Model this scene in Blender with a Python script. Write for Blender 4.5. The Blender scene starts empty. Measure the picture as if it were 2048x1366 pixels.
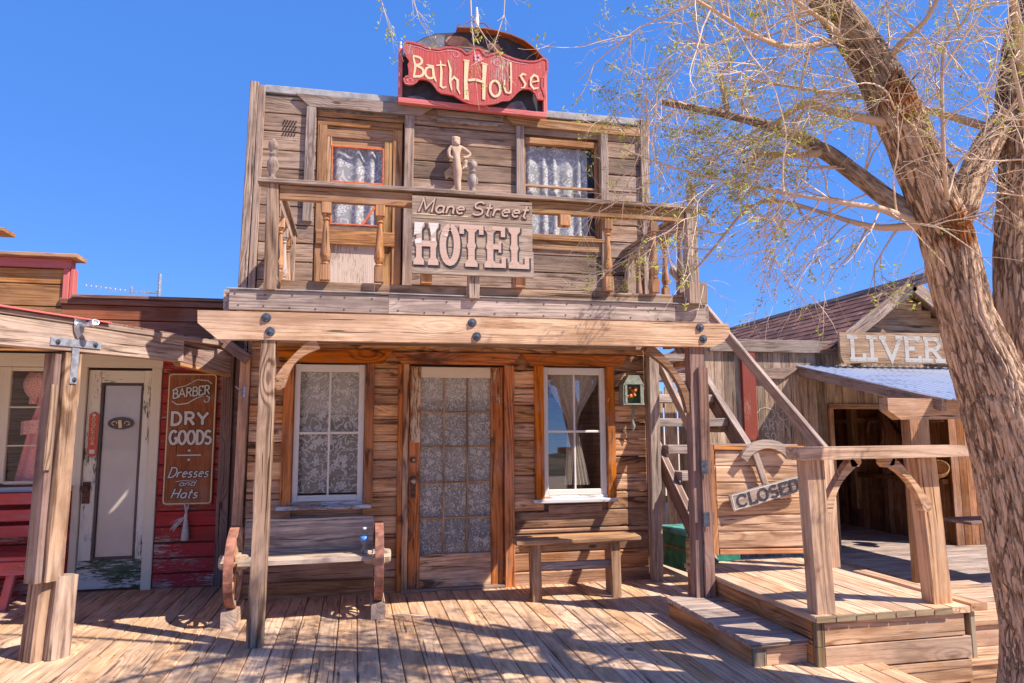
import bpy, math, random
from math import sin, cos, pi, radians, atan2, sqrt
from mathutils import Vector, Matrix, noise
random.seed(7)
V = Vector
sc = bpy.context.scene
C = sc.collection

# ------------------------------------------------------------------ camera
CAM = V((0.0, -6.83, 1.47))
yaw, pit, rol = radians(12.275), radians(6.996), radians(0.301)
f = V((sin(yaw)*cos(pit), cos(yaw)*cos(pit), sin(pit)))
r0 = V((cos(yaw), -sin(yaw), 0)); d0 = f.cross(r0)
rr = r0*cos(rol) + d0*sin(rol); dd = -r0*sin(rol) + d0*cos(rol)
cd = bpy.data.cameras.new('camera'); cam = bpy.data.objects.new('camera', cd); C.objects.link(cam)
cam.matrix_world = Matrix(((rr.x, -dd.x, -f.x, CAM.x), (rr.y, -dd.y, -f.y, CAM.y), (rr.z, -dd.z, -f.z, CAM.z), (0, 0, 0, 1)))
cd.sensor_width = 36; cd.lens = 1428.5/2048*36; cd.clip_start = 0.05; cd.clip_end = 3000
sc.camera = cam

# ------------------------------------------------------------------ sky, sun, exposure
SUN = V((0.72, -0.50, 1.0)).normalized()
w = bpy.data.worlds.new('World'); sc.world = w; w.use_nodes = True
nt = w.node_tree; bg = nt.nodes['Background']
sky = nt.nodes.new('ShaderNodeTexSky'); sky.sky_type = 'NISHITA'; sky.sun_disc = False
sky.sun_elevation = math.asin(SUN.z); sky.sun_rotation = atan2(SUN.x, SUN.y)
sky.altitude = 5000; sky.air_density = 1.0; sky.dust_density = 0.0; sky.ozone_density = 6.0
sh = nt.nodes.new('ShaderNodeHueSaturation'); sh.inputs['Saturation'].default_value = 1.0; nt.links.new(sky.outputs[0], sh.inputs['Color']); mxs = nt.nodes.new('ShaderNodeMix'); mxs.data_type = 'RGBA'; mxs.inputs[0].default_value = .80; nt.links.new(sh.outputs[0], mxs.inputs[6]); mxs.inputs[7].default_value = (.11, .46, 1.55, 1); nt.links.new(mxs.outputs[2], bg.inputs[0]); bg.inputs[1].default_value = 0.15
sd = bpy.data.lights.new('sun', 'SUN'); sd.energy = 2.3; sd.angle = radians(0.53); sd.color = (1.0, 0.92, 0.81)
so = bpy.data.objects.new('sun', sd); C.objects.link(so)
so.rotation_euler = (-SUN).to_track_quat('-Z', 'Y').to_euler(); so.location = SUN*30
sc.view_settings.view_transform = 'Standard'; sc.view_settings.look = 'None'
sc.view_settings.exposure = 1.8; sc.view_settings.gamma = 1
sc.cycles.max_bounces = 8; sc.cycles.transparent_max_bounces = 24
sc.cycles.use_denoising = True

# ------------------------------------------------------------------ node helper
class NT:
    def __init__(s, name, rough=0.75, spec=0.3):
        m = bpy.data.materials.new(name); m.use_nodes = True; s.m = m; s.t = m.node_tree
        s.p = s.t.nodes['Principled BSDF']; s.out = s.t.nodes['Material Output']
        s.p.inputs['Roughness'].default_value = rough; s.p.inputs['Specular IOR Level'].default_value = spec
    def n(s, k, **kw):
        x = s.t.nodes.new(k)
        for a, b in kw.items(): setattr(x, a, b)
        return x
    def put(s, sock, v):
        if v is None: return
        if isinstance(v, bpy.types.NodeSocket): s.t.links.new(v, sock)
        elif isinstance(v, (tuple, list)) and len(v) == 3 and sock.type == 'RGBA': sock.default_value = (*v, 1)
        else: sock.default_value = v
    def math(s, op, a, b=None, c=None, clamp=False):
        x = s.n('ShaderNodeMath', operation=op); x.use_clamp = clamp
        for i, v in enumerate((a, b, c)): s.put(x.inputs[i], v) if v is not None else None
        return x.outputs[0]
    def vmul(s, v, m):
        x = s.n('ShaderNodeVectorMath', operation='MULTIPLY'); s.put(x.inputs[0], v); x.inputs[1].default_value = m; return x.outputs[0]
    def attr(s, name, vec=True):
        x = s.n('ShaderNodeAttribute', attribute_name=name); return x.outputs['Vector'] if vec else x.outputs['Fac']
    def noise(s, v, scale=1, detail=2, rough=.5, dist=0):
        x = s.n('ShaderNodeTexNoise'); s.put(x.inputs['Vector'], v)
        x.inputs['Scale'].default_value = scale; x.inputs['Detail'].default_value = detail
        x.inputs['Roughness'].default_value = rough; x.inputs['Distortion'].default_value = dist
        return x.outputs['Fac']
    def vor(s, v, scale=1, feature='F1', dims='3D', rnd=1.0):
        x = s.n('ShaderNodeTexVoronoi', feature=feature, voronoi_dimensions=dims); s.put(x.inputs['Vector'], v)
        x.inputs['Scale'].default_value = scale; x.inputs['Randomness'].default_value = rnd
        return x
    def rmp(s, v, a, b, lo=0.0, hi=1.0, smooth=True):
        x = s.n('ShaderNodeMapRange'); x.interpolation_type = 'SMOOTHSTEP' if smooth else 'LINEAR'
        s.put(x.inputs[0], v); x.inputs[1].default_value = a; x.inputs[2].default_value = b
        x.inputs[3].default_value = lo; x.inputs[4].default_value = hi
        return x.outputs[0]
    def mix(s, fac, a, b, mode='MIX'):
        x = s.n('ShaderNodeMix', data_type='RGBA', blend_type=mode)
        s.put(x.inputs[0], fac); s.put(x.inputs[6], a); s.put(x.inputs[7], b); return x.outputs[2]
    def sep(s, v):
        x = s.n('ShaderNodeSeparateXYZ'); s.put(x.inputs[0], v); return x.outputs
    def comb(s, a, b, c):
        x = s.n('ShaderNodeCombineXYZ')
        for i, v in enumerate((a, b, c)): s.put(x.inputs[i], v)
        return x.outputs[0]
    def bump(s, h, strength=.5, dist=.01):
        x = s.n('ShaderNodeBump'); x.inputs['Strength'].default_value = strength; x.inputs['Distance'].default_value = dist
        s.put(x.inputs['Height'], h); s.t.links.new(x.outputs[0], s.p.inputs['Normal'])
    def col(s, c): s.put(s.p.inputs['Base Color'], c)

MATS = {}
LT = 1.14
def wood(name, light, dark, alt=None, altamt=.5, stain=None, stain_lo=.55, grain=.75, spacing=.011, fib=.5, var=.22,
         rough=.78, bump=.6, wx=.45, wy=6, lin=.3, crk=.85, paint=None, peel=.5, peelw=.04, paint2=None, spec=.25, wander=52, knots=True):
    """weathered timber; wc = metres along the grain, across it, and through the board"""
    N = NT(name, rough, spec); at = N.attr('wc'); rn = N.attr('rn', False)
    x, y, z = N.sep(at)
    nz = N.noise(N.vmul(at, (wx, wy, wy)), 1, 1.5, .45)
    ph = N.math('MULTIPLY_ADD', nz, wander, N.math('MULTIPLY', N.math('ADD', y, N.math('MULTIPLY', z, .8)), 2*pi/spacing*lin))
    if knots:
        vk = N.vor(N.vmul(at, (1.7, 4.5, 2.0)), 1, 'F1'); dk = vk.outputs['Distance']
        has = N.math('GREATER_THAN', N.sep(vk.outputs['Color'])[0], .62)
        wrap = N.math('MULTIPLY', N.rmp(dk, .42, .0, 0, 16), has)
        ph = N.math('ADD', ph, wrap)
        knot = N.math('MULTIPLY', N.rmp(dk, .10, .045), has)
    s = N.math('SINE', ph); ring = N.math('POWER', N.math('MULTIPLY_ADD', s, .5, .5), 2.2)
    fb = N.noise(N.vmul(at, (5, 210, 210)), 1, 3, .65)
    fb2 = N.noise(N.vmul(at, (1.5, 27, 27)), 1, 6, .75)
    crack = N.math('MULTIPLY', N.rmp(N.noise(N.vmul(at, (1.3, 40, 40)), 1, 2, .5, .3), .64, .675), N.rmp(N.noise(N.vmul(at, (1.1, 5, 5)), 1, 1), .42, .55))
    patch = N.noise(N.vmul(at, (1.6, 4.5, 4.5)), 1, 4, .65)
    g = N.math('MULTIPLY', ring, grain)
    g = N.math('ADD', g, N.math('MULTIPLY', N.rmp(fb, .45, .75), fib))
    g = N.math('ADD', g, N.math('MULTIPLY', N.rmp(fb2, .46, .68), fib*1.1), clamp=True)
    light = tuple(min(.85, v*LT) for v in light); alt = None if alt is None else tuple(v*1.06 for v in alt)
    c = N.mix(g, light, dark)
    if alt is not None:
        c = N.mix(N.math('MULTIPLY', N.rmp(N.noise(N.vmul(at, (1.1, 9, 9)), 1, 3, .6), .38, .68), altamt), c, alt)
    if stain is not None:
        st = N.rmp(N.noise(N.vmul(at, (2.2, 9, 9)), 1, 4, .6, .9), stain_lo, stain_lo+.13)
        c = N.mix(N.math('MULTIPLY', st, .88), c, stain)
    c = N.mix(N.rmp(patch, .52, .36, 0, .42), c, tuple(v*.8 for v in dark)); c = N.mix(N.rmp(patch, .52, .66, 0, .30), c, tuple(min(.9, v*1.25+.03) for v in light))
    c = N.mix(N.math('MULTIPLY', crack, crk), c, tuple(v*.22 for v in dark))
    wp = N.n('ShaderNodeNewGeometry').outputs['Position']
    c = N.mix(N.rmp(N.noise(N.vmul(wp, (1.5, 1.5, 2.3)), 1, 5, .7), .48, .68, 0, .42), c, N.mix(.5, c, (.40, .34, .30)))
    if knots: c = N.mix(N.math('MULTIPLY', knot, .8), c, tuple(v*.45 for v in dark))
    hs = N.n('ShaderNodeHueSaturation'); N.put(hs.inputs['Color'], c)
    N.put(hs.inputs['Value'], N.rmp(rn, 0, 1, 1-var, 1+var, False)); N.put(hs.inputs['Saturation'], N.rmp(N.math('FRACT', N.math('MULTIPLY', rn, 7.3)), 0, 1, .98, 1.22, False))
    c = hs.outputs[0]
    h = N.math('ADD', N.math('MULTIPLY', ring, -.4), N.math('MULTIPLY', fb, -.7)); h = N.math('ADD', h, N.math('MULTIPLY', crack, -1.2)); h = N.math('ADD', h, N.math('MULTIPLY', fb2, -.8))
    if paint is not None:
        a = N.noise(N.vmul(at, (11, 75, 75)), 1, 7, .78); b = N.noise(N.vmul(at, (1.6, 3.5, 3.5)), 1, 2, .5)
        q = N.math('ADD', N.math('MULTIPLY', a, .55), N.math('MULTIPLY', b, .45))
        mk = N.rmp(q, peel+peelw, peel-peelw*.3)
        pc = paint
        if paint2 is not None: pc = N.mix(N.rmp(N.noise(N.vmul(at, (3, 10, 10)), 1, 4, .6), .42, .62), paint, paint2)
        pc = N.mix(N.math('MULTIPLY', N.rmp(fb2, .5, .8), .25), pc, tuple(v*.6 for v in dark))
        c = N.mix(mk, c, pc); h = N.math('ADD', h, N.math('MULTIPLY', mk, .9))
        N.put(N.p.inputs['Roughness'], N.rmp(mk, 0, 1, rough, .55, False))
    N.col(c); N.bump(h, bump, .0035); MATS[name] = N.m; return N.m

def plain(name, colr, rough=.6, metal=0, var=.12, nscale=30, bump=.15, spec=.4, trans=0):
    N = NT(name, rough, spec); N.p.inputs['Metallic'].default_value = metal
    tc = N.n('ShaderNodeTexCoord').outputs['Object']
    nz = N.noise(tc, nscale, 4, .6)
    hs = N.n('ShaderNodeHueSaturation'); N.put(hs.inputs['Color'], colr); N.put(hs.inputs['Value'], N.rmp(nz, .3, .7, 1-var*1.5, 1+var))
    N.col(hs.outputs[0]); N.bump(nz, bump, .003)
    MATS[name] = N.m; return N.m

def glass(name, tint=(1, 1, 1), refl=1.6, dust=.05):
    m = bpy.data.materials.new(name); m.use_nodes = True; t = m.node_tree; t.nodes.clear()
    o = t.nodes.new('ShaderNodeOutputMaterial'); tr = t.nodes.new('ShaderNodeBsdfTransparent'); gl = t.nodes.new('ShaderNodeBsdfGlossy')
    tr.inputs[0].default_value = (*tint, 1); gl.inputs['Roughness'].default_value = .012
    ge = t.nodes.new('ShaderNodeNewGeometry'); dt = t.nodes.new('ShaderNodeVectorMath'); dt.operation = 'DOT_PRODUCT'
    t.links.new(ge.outputs['Normal'], dt.inputs[0]); t.links.new(ge.outputs['Incoming'], dt.inputs[1])
    ab = t.nodes.new('ShaderNodeMath'); ab.operation = 'ABSOLUTE'; t.links.new(dt.outputs['Value'], ab.inputs[0])
    iv = t.nodes.new('ShaderNodeMath'); iv.operation = 'SUBTRACT'; iv.inputs[0].default_value = 1; t.links.new(ab.outputs[0], iv.inputs[1])
    pw = t.nodes.new('ShaderNodeMath'); pw.operation = 'POWER'; pw.inputs[1].default_value = 5; t.links.new(iv.outputs[0], pw.inputs[0])
    mu = t.nodes.new('ShaderNodeMath'); mu.operation = 'MULTIPLY_ADD'; mu.inputs[1].default_value = .9; mu.inputs[2].default_value = .045*refl; mu.use_clamp = True
    t.links.new(pw.outputs[0], mu.inputs[0]); mx = t.nodes.new('ShaderNodeMixShader')
    t.links.new(mu.outputs[0], mx.inputs[0]); t.links.new(tr.outputs[0], mx.inputs[1]); t.links.new(gl.outputs[0], mx.inputs[2])
    t.links.new(mx.outputs[0], o.inputs[0]); MATS[name] = m; return m

def lace(name, scale=9.0, base=.18, dens=.5, colr=(.78, .76, .72), petals=5.0, vn=6.0):
    """lace cloth: flowers, scrolling stems and a fine net, see-through between the threads"""
    N = NT(name, .9, .1); at = N.attr('wc')
    x, y, z = N.sep(at); p2 = N.comb(x, y, 0.0)
    wob = N.noise(p2, scale*1.2, 2, .5)
    vo = N.vor(p2, scale, 'F1', '2D', .9)
    loc = N.n('ShaderNodeVectorMath', operation='SUBTRACT'); N.put(loc.inputs[0], N.vmul(p2, (scale, scale, scale)))
    sc_ = N.vmul(vo.outputs['Position'], (scale, scale, scale)); N.put(loc.inputs[1], sc_)
    lx, ly, lz = N.sep(loc.outputs[0])
    ang = N.math('ADD', N.math('ARCTAN2', ly, lx), N.math('MULTIPLY', N.sep(vo.outputs['Color'])[0], 6.28))
    rad = N.math('SQRT', N.math('ADD', N.math('MULTIPLY', lx, lx), N.math('MULTIPLY', ly, ly)))
    pr = N.math('MULTIPLY_ADD', N.math('ABSOLUTE', N.math('COSINE', N.math('MULTIPLY', ang, petals/2))), .17, .13)
    q = N.math('DIVIDE', rad, pr)
    fl = N.rmp(q, 1.08, .95); inner = N.math('MULTIPLY', N.rmp(q, .72, .6), N.rmp(q, .3, .4))
    fl = N.math('SUBTRACT', fl, N.math('MULTIPLY', inner, .55))
    big = N.math('GREATER_THAN', N.sep(vo.outputs['Color'])[1], 1-dens); fl = N.math('MULTIPLY', fl, big)
    nn = N.noise(p2, scale*.9, 1, .4, 1.2)
    fr = N.math('ABSOLUTE', N.math('SUBTRACT', N.math('FRACT', N.math('MULTIPLY', nn, vn)), .5))
    vine = N.rmp(fr, .17, .10)
    vo2 = N.vor(p2, scale*2.6, 'F1', '2D', 1); leaf = N.math('MULTIPLY', N.rmp(vo2.outputs['Distance'], .28, .2), N.math('GREATER_THAN', N.sep(vo2.outputs['Color'])[2], .45))
    al = N.math('MAXIMUM', fl, N.math('MAXIMUM', N.math('MULTIPLY', vine, .8), N.math('MULTIPLY', leaf, .8)))
    al = N.math('MAXIMUM', al, base)
    N.col(colr); tr = N.n('ShaderNodeBsdfTransparent'); tl = N.n('ShaderNodeBsdfTranslucent'); N.put(tl.inputs[0], colr)
    m1 = N.n('ShaderNodeMixShader'); m1.inputs[0].default_value = .3
    N.t.links.new(N.p.outputs[0], m1.inputs[1]); N.t.links.new(tl.outputs[0], m1.inputs[2])
    m2 = N.n('ShaderNodeMixShader'); N.put(m2.inputs[0], al)
    N.t.links.new(tr.outputs[0], m2.inputs[1]); N.t.links.new(m1.outputs[0], m2.inputs[2]); N.t.links.new(m2.outputs[0], N.out.inputs[0])
    MATS[name] = N.m; return N.m

# ------------------------------------------------------------------ materials
wood('siding_grey', (.385, .27, .20), (.095, .057, .04), alt=(.235, .15, .105), altamt=.85, var=.34, grain=.30, fib=.8, stain=(.07, .038, .028), stain_lo=.585)
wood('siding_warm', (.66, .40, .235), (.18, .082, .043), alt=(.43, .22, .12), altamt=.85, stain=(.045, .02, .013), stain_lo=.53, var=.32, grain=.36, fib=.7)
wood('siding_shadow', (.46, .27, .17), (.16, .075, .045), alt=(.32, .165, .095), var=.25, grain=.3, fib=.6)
wood('grey_timber', (.43, .325, .26), (.135, .088, .065), alt=(.31, .225, .185), altamt=.7, var=.18, fib=.85, grain=.42)
wood('pale_beam', (.66, .475, .345), (.31, .18, .115), alt=(.49, .34, .25), altamt=.85, var=.08, grain=.35, fib=.7)
wood('post_wood', (.44, .31, .225), (.125, .07, .045), alt=(.31, .205, .145), altamt=.6, var=.12, grain=.85, spacing=.016, fib=.6)
wood('rich_brown', (.50, .165, .05), (.13, .036, .013), alt=(.58, .24, .085), altamt=.55, stain=(.045, .016, .009), stain_lo=.54, var=.2, rough=.6, grain=.6)
wood('golden_wood', (.43, .235, .13), (.15, .068, .034), alt=(.38, .23, .14), altamt=.75, var=.2, grain=.45, fib=.7, stain=(.12, .055, .03), stain_lo=.60)
wood('old_frame', (.48, .30, .17), (.17, .085, .04), alt=(.33, .20, .12), altamt=.7, var=.15, stain=(.10, .05, .03), stain_lo=.64)
wood('plywood_peel', (.40, .27, .19), (.27, .16, .10), var=.1, grain=.2, paint=(.60, .47, .38), peel=.50, peelw=.05)
wood('white_paint', (.45, .30, .20), (.20, .12, .07), var=.05, grain=.3, paint=(.74, .69, .62), peel=.60, peelw=.05)
wood('sill_paint', (.38, .25, .18), (.17, .10, .06), var=.05, grain=.3, paint=(.66, .64, .64), peel=.53, peelw=.05)
wood('cream_paint', (.45, .30, .20), (.20, .12, .07), var=.04, grain=.2, fib=.2, paint=(.74, .64, .49), peel=.66, peelw=.04, knots=False)
wood('door_peel', (.06, .10, .045), (.03, .045, .02), var=.05, grain=.3, fib=.2, paint=(.76, .70, .58), peel=.535, peelw=.025, knots=False)
wood('door_peel_low', (.07, .10, .05), (.02, .045, .02), var=.05, grain=.3, fib=.2, paint=(.66, .63, .58), peel=.49, peelw=.025, knots=False)
wood('door_stile_peel', (.40, .15, .055), (.16, .05, .02), var=.1, rough=.6, paint=(.66, .52, .34), peel=.47, peelw=.03)
wood('red_paint', (.42, .25, .2), (.20, .10, .08), var=.25, grain=.3, paint=(.42, .028, .024), paint2=(.30, .028, .024), peel=.555, peelw=.03)
wood('red_low', (.50, .40, .36), (.25, .15, .12), var=.12, grain=.3, paint=(.40, .03, .035), peel=.51, peelw=.03)
wood('pink_red_trim', (.42, .25, .2), (.20, .10, .08), var=.05, grain=.3, paint=(.62, .16, .14), peel=.62, peelw=.04)
wood('bench_red', (.45, .25, .2), (.22, .10, .08), var=.1, grain=.3, paint=(.58, .09, .075), paint2=(.52, .14, .15), peel=.61, peelw=.03)
wood('sign_red', (.50, .40, .34), (.22, .14, .12), var=.02, grain=.5, paint=(.50, .075, .065), peel=.55, peelw=.06)
wood('sign_rust', (.29, .095, .038), (.17, .045, .018), var=.04, grain=.35, fib=.4, knots=False)
wood('sign_grey', (.42, .325, .26), (.20, .14, .105), alt=(.35, .27, .22), var=.05, grain=.4, fib=.9)
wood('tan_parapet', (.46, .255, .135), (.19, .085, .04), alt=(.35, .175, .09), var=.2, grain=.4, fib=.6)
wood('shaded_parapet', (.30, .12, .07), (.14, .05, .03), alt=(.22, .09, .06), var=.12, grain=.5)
wood('deck', (.68, .46, .31), (.31, .18, .112), alt=(.53, .36, .25), altamt=.7, var=.14, grain=.5, spacing=.021, fib=.45, wander=60, wx=.5, wy=5)
wood('new_wood', (.60, .41, .28), (.27, .145, .085), alt=(.48, .31, .21), altamt=.7, var=.15, grain=.7, spacing=.02, fib=.6, stain=(.25, .14, .085), stain_lo=.62)
wood('new_orange', (.50, .26, .135), (.26, .11, .05), alt=(.40, .20, .11), var=.15, grain=.6, fib=.6)
wood('end_grain', (.33, .25, .16), (.17, .12, .07), var=.2, grain=.5)
wood('stair_wood', (.46, .365, .31), (.165, .12, .10), alt=(.33, .25, .22), altamt=.7, var=.18, fib=.8, grain=.4)
wood('stair_dark', (.24, .15, .12), (.11, .06, .045), alt=(.30, .20, .17), var=.2)
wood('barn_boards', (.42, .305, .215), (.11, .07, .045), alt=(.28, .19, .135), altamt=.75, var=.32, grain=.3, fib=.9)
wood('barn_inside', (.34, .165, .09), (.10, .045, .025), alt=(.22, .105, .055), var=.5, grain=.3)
wood('bench_plank', (.58, .43, .33), (.16, .11, .085), alt=(.40, .29, .23), altamt=.6, var=.05, grain=.6, spacing=.02, fib=.8, knots=False)
wood('seat_pale', (.54, .42, .33), (.32, .22, .16), var=.06, grain=.5)
wood('bench_golden', (.48, .285, .16), (.16, .078, .04), alt=(.36, .20, .11), var=.15, stain=(.12, .06, .03), stain_lo=.60, grain=.4, fib=.6)
wood('turned_wood', (.48, .27, .155), (.19, .09, .05), alt=(.36, .21, .13), var=.2, grain=.45, fib=.6)
wood('turned_grey', (.38, .30, .25), (.17, .115, .09), var=.14, grain=.6, fib=.6)
wood('statue_wood', (.56, .40, .28), (.36, .22, .14), var=.02, grain=.35, fib=.5, knots=False)
wood('livery_board', (.50, .34, .225), (.20, .12, .075), alt=(.38, .25, .165), altamt=.7, var=.12, grain=.5, fib=.7)
wood('barn_red', (.42, .22, .16), (.18, .08, .06), var=.05, grain=.4, fib=.7, paint=(.26, .055, .035), peel=.56, peelw=.05)
wood('worn_white', (.36, .26, .19), (.18, .12, .08), var=.03, grain=.4, paint=(.50, .45, .39), peel=.52, peelw=.05, bump=.3, knots=False)
plain('rust_iron', (.36, .15, .10), .7, 0, .3, 14, .3)
plain('galvanised', (.42, .43, .46), .45, .55, .25, 22, .3)
plain('steel', (.72, .72, .74), .28, .9, .1, 20)
plain('bolt_iron', (.10, .11, .14), .5, .5, .35, 60, .6)
plain('brass', (.42, .34, .22), .35, .8, .2, 40)
plain('door_rust', (.16, .07, .045), .7, .3, .3, 40)
plain('dark', (.02, .018, .016), .9, 0)
wood('cream_letter', (.50, .30, .2), (.30, .14, .1), var=.03, grain=.3, paint=(.74, .58, .33), peel=.60, peelw=.04, bump=.2, knots=False); plain('black_paint', (.045, .035, .04), .7, 0, .25, 8)
plain('mural_orange', (.46, .22, .12), .7, 0, .3, 12); plain('mural_grey', (.16, .15, .17), .7, 0, .3, 12)
wood('white_letter', (.50, .40, .32), (.25, .18, .13), var=.03, grain=.4, paint=(.66, .61, .56), peel=.55, peelw=.05, bump=.3, knots=False); wood('pink_letter', (.42, .32, .25), (.22, .15, .11), var=.03, grain=.4, paint=(.56, .38, .30), peel=.545, peelw=.07, bump=.3, knots=False); plain('cap_grey', (.36, .34, .33), .6, 0, .2, 12)
plain('ink', (.05, .045, .055), .75, 0, .3, 24); plain('ink_brown', (.085, .045, .03), .75); plain('flower_pink', (.70, .30, .36), .7)
plain('chalk', (.55, .46, .38), .9, 0, .35, 60); plain('orange_muntin', (.72, .16, .05), .5, 0, .2, 30)
plain('doctor_red', (.58, .08, .03), .4); plain('doctor_letter', (.55, .47, .25), .5)
plain('pale_glass_card', (.50, .44, .39), .35, 0, .05, 3, .0, .6); plain('oval_dark', (.09, .06, .05), .4)
plain('dress_pink', (.92, .36, .36), .85, 0, .12, 60, .4); plain('dress_lace', (.92, .48, .42), .9, 0, .35, 120, .8)
plain('chest_green', (.025, .20, .13), .5, 0, .35, 9, .3); plain('chest_lid', (.11, .34, .25), .55, 0, .35, 9, .3); plain('chest_metal', (.38, .24, .10), .5, .5, .4, 20)
plain('lantern_white', (.27, .30, .24), .6, 0, .2, 30); plain('flower_orange', (.62, .20, .05), .6); plain('leaf_green', (.07, .16, .03), .6)
plain('bottle_label', (.10, .28, .70), .4); plain('bottle_cap', (.85, .86, .88), .4); plain('tassel', (.56, .50, .45), .95, 0, .2, 120, .8)
plain('leather', (.18, .06, .03), .5, 0, .3, 20); plain('hook_blue', (.38, .42, .62), .4, .5)
plain('plaster', (.42, .37, .30), .85); plain('teal_paint', (.10, .33, .30), .6)
glass('pane', refl=.7); glass('pane_reflecting', refl=4.5); glass('bottle_clear', (.86, .92, .96), 1.2)
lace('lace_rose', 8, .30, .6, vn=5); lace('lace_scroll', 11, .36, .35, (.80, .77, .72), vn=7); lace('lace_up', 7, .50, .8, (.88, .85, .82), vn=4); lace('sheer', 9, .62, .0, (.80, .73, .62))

N = NT('shingle', .9, .2); at = N.attr('wc'); rn = N.attr('rn', False)
hs = N.n('ShaderNodeHueSaturation'); N.put(hs.inputs['Color'], N.mix(N.noise(at, 60, 3), (.27, .125, .09), (.16, .075, .055))); N.put(hs.inputs['Value'], N.rmp(rn, 0, 1, .6, 1.35, False))
N.col(hs.outputs[0]); N.bump(N.noise(at, 220, 2), .6, .003); MATS['shingle'] = N.m
N = NT('corrugated', .42, .5); N.p.inputs['Metallic'].default_value = .1; at = N.attr('wc')
c = N.mix(N.rmp(N.noise(N.vmul(at, (1, 5, 1)), 1, 4, .6), .5, .62), (.46, .49, .57), (.32, .35, .43)); c = N.mix(N.rmp(N.noise(N.vmul(at, (.8, 6, 1)), 1.3, 4, .7), .66, .72), c, (.42, .22, .10))
ax_, ay_, az_ = N.sep(at); vl = N.rmp(N.math('SINE', N.math('MULTIPLY', ax_, 2*pi/.135)), .1, -.9); c = N.mix(N.math('MULTIPLY', vl, N.rmp(N.noise(N.vmul(at, (3, 2, 1)), 1, 3, .6), .25, .6, .45, .95)), c, (.13, .12, .13))  # rib shading put into the colour: valleys mixed darker, broken up by noise
N.col(c); N.bump(N.noise(at, 30, 3), .15, .004); MATS['corrugated'] = N.m

N = NT('bark', .92, .15); at = N.attr('wc'); pos = N.n('ShaderNodeNewGeometry').outputs['Position']
dsp = N.attr('rn', False)
n1 = N.noise(N.vmul(at, (6, 46, 46)), 1, 6, .72, .5); n2 = N.noise(N.vmul(at, (40, 150, 150)), 1, 3, .6); n3 = N.noise(N.vmul(at, (1.2, 3, 3)), 1, 2)
wrp = N.n('ShaderNodeVectorMath', operation='ADD'); N.put(wrp.inputs[0], N.vmul(at, (3.6, 27, 27))); wn_ = N.noise(N.vmul(at, (5, 12, 12)), 1, 3, .6); N.put(wrp.inputs[1], N.comb(n1, N.math('MULTIPLY', wn_, 2.2), N.math('MULTIPLY', wn_, 2.2))); ve = N.vor(wrp.outputs[0], 1, 'DISTANCE_TO_EDGE'); plate = N.math('MULTIPLY', N.rmp(ve.outputs['Distance'], .13, .0), N.rmp(N.noise(N.vmul(at, (2, 9, 9)), 1, 3, .6), .36, .56))
px, py, pz = N.sep(pos)
tan = N.mix(n3, (.84, .52, .30), (.74, .49, .33)); grey = N.mix(n3, (.44, .31, .22), (.30, .215, .165))
up = N.rmp(N.math('ADD', pz, N.math('MULTIPLY', n3, .4)), 3.2, 3.5)
c = N.mix(up, tan, grey); c = N.mix(N.rmp(n2, .4, .7), c, N.mix(.5, c, (.72, .54, .38)))
c = N.mix(N.rmp(dsp, .34, .05, 0, .85), c, (.13, .06, .035)); c = N.mix(N.rmp(n1, .48, .36, 0, .8), c, (.20, .095, .05)); c = N.mix(N.rmp(n1, .56, .68, 0, .6), c, (.76, .57, .40))
for q in ((2.815, -3.76, 3.205, .15), (3.07, -3.795, 2.505, .15)):
    dv = N.n('ShaderNodeVectorMath', operation='DISTANCE'); N.put(dv.inputs[0], pos); dv.inputs[1].default_value = q[:3]
    c = N.mix(N.rmp(N.math('ADD', dv.outputs['Value'], N.math('MULTIPLY', N.math('SUBTRACT', n1, .5), .25)), q[3], q[3]*.55), c, N.mix(n1, (.16, .045, .015), (.56, .21, .06)))
c = N.mix(N.math('MULTIPLY', plate, N.rmp(n2, .2, .5, 0, .72)), c, (.27, .135, .075))
N.col(c); N.bump(N.math('SUBTRACT', N.math('ADD', n1, N.math('MULTIPLY', n2, .4)), N.math('MULTIPLY', plate, .9)), 1.0, .03); MATS['bark'] = N.m
N = NT('limb_bark', .9, .15); at = N.attr('wc'); n1 = N.noise(N.vmul(at, (14, 60, 60)), 1, 4, .6)
N.col(N.mix(N.rmp(n1, .35, .65), (.15, .10, .075), (.42, .30, .215))); N.bump(n1, .8, .006); MATS['limb_bark'] = N.m
N = NT('twig_bark', .75, .2); rn = N.attr('rn', False); N.col(N.mix(rn, (.80, .62, .45), (.40, .25, .16))); MATS['twig_bark'] = N.m
N = NT('leaf', .6, .25); rn = N.attr('rn', False); cc = N.mix(rn, (.62, .60, .08), (.30, .32, .04)); N.col(cc)
tl = N.n('ShaderNodeBsdfTranslucent'); N.put(tl.inputs[0], cc); mx = N.n('ShaderNodeMixShader'); mx.inputs[0].default_value = .35
N.t.links.new(N.p.outputs[0], mx.inputs[1]); N.t.links.new(tl.outputs[0], mx.inputs[2]); N.t.links.new(mx.outputs[0], N.out.inputs[0]); MATS['leaf'] = N.m
N = NT('dirt', .95, .1); tc = N.n('ShaderNodeTexCoord').outputs['Object']; n1 = N.noise(tc, 1.5, 6, .65); n2 = N.noise(tc, 45, 4, .7)
N.col(N.mix(n1, (.56, .41, .29), N.mix(n2, (.66, .50, .36), (.50, .36, .25)))); N.bump(n2, .6, .02); MATS['dirt'] = N.m
N = NT('scrub_hill', .95, .1); tc = N.n('ShaderNodeTexCoord').outputs['Object']; n1 = N.noise(tc, .08, 5, .7)
N.col(N.mix(N.rmp(n1, .45, .6), (.22, .16, .11), (.07, .07, .04))); MATS['scrub_hill'] = N.m

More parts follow.
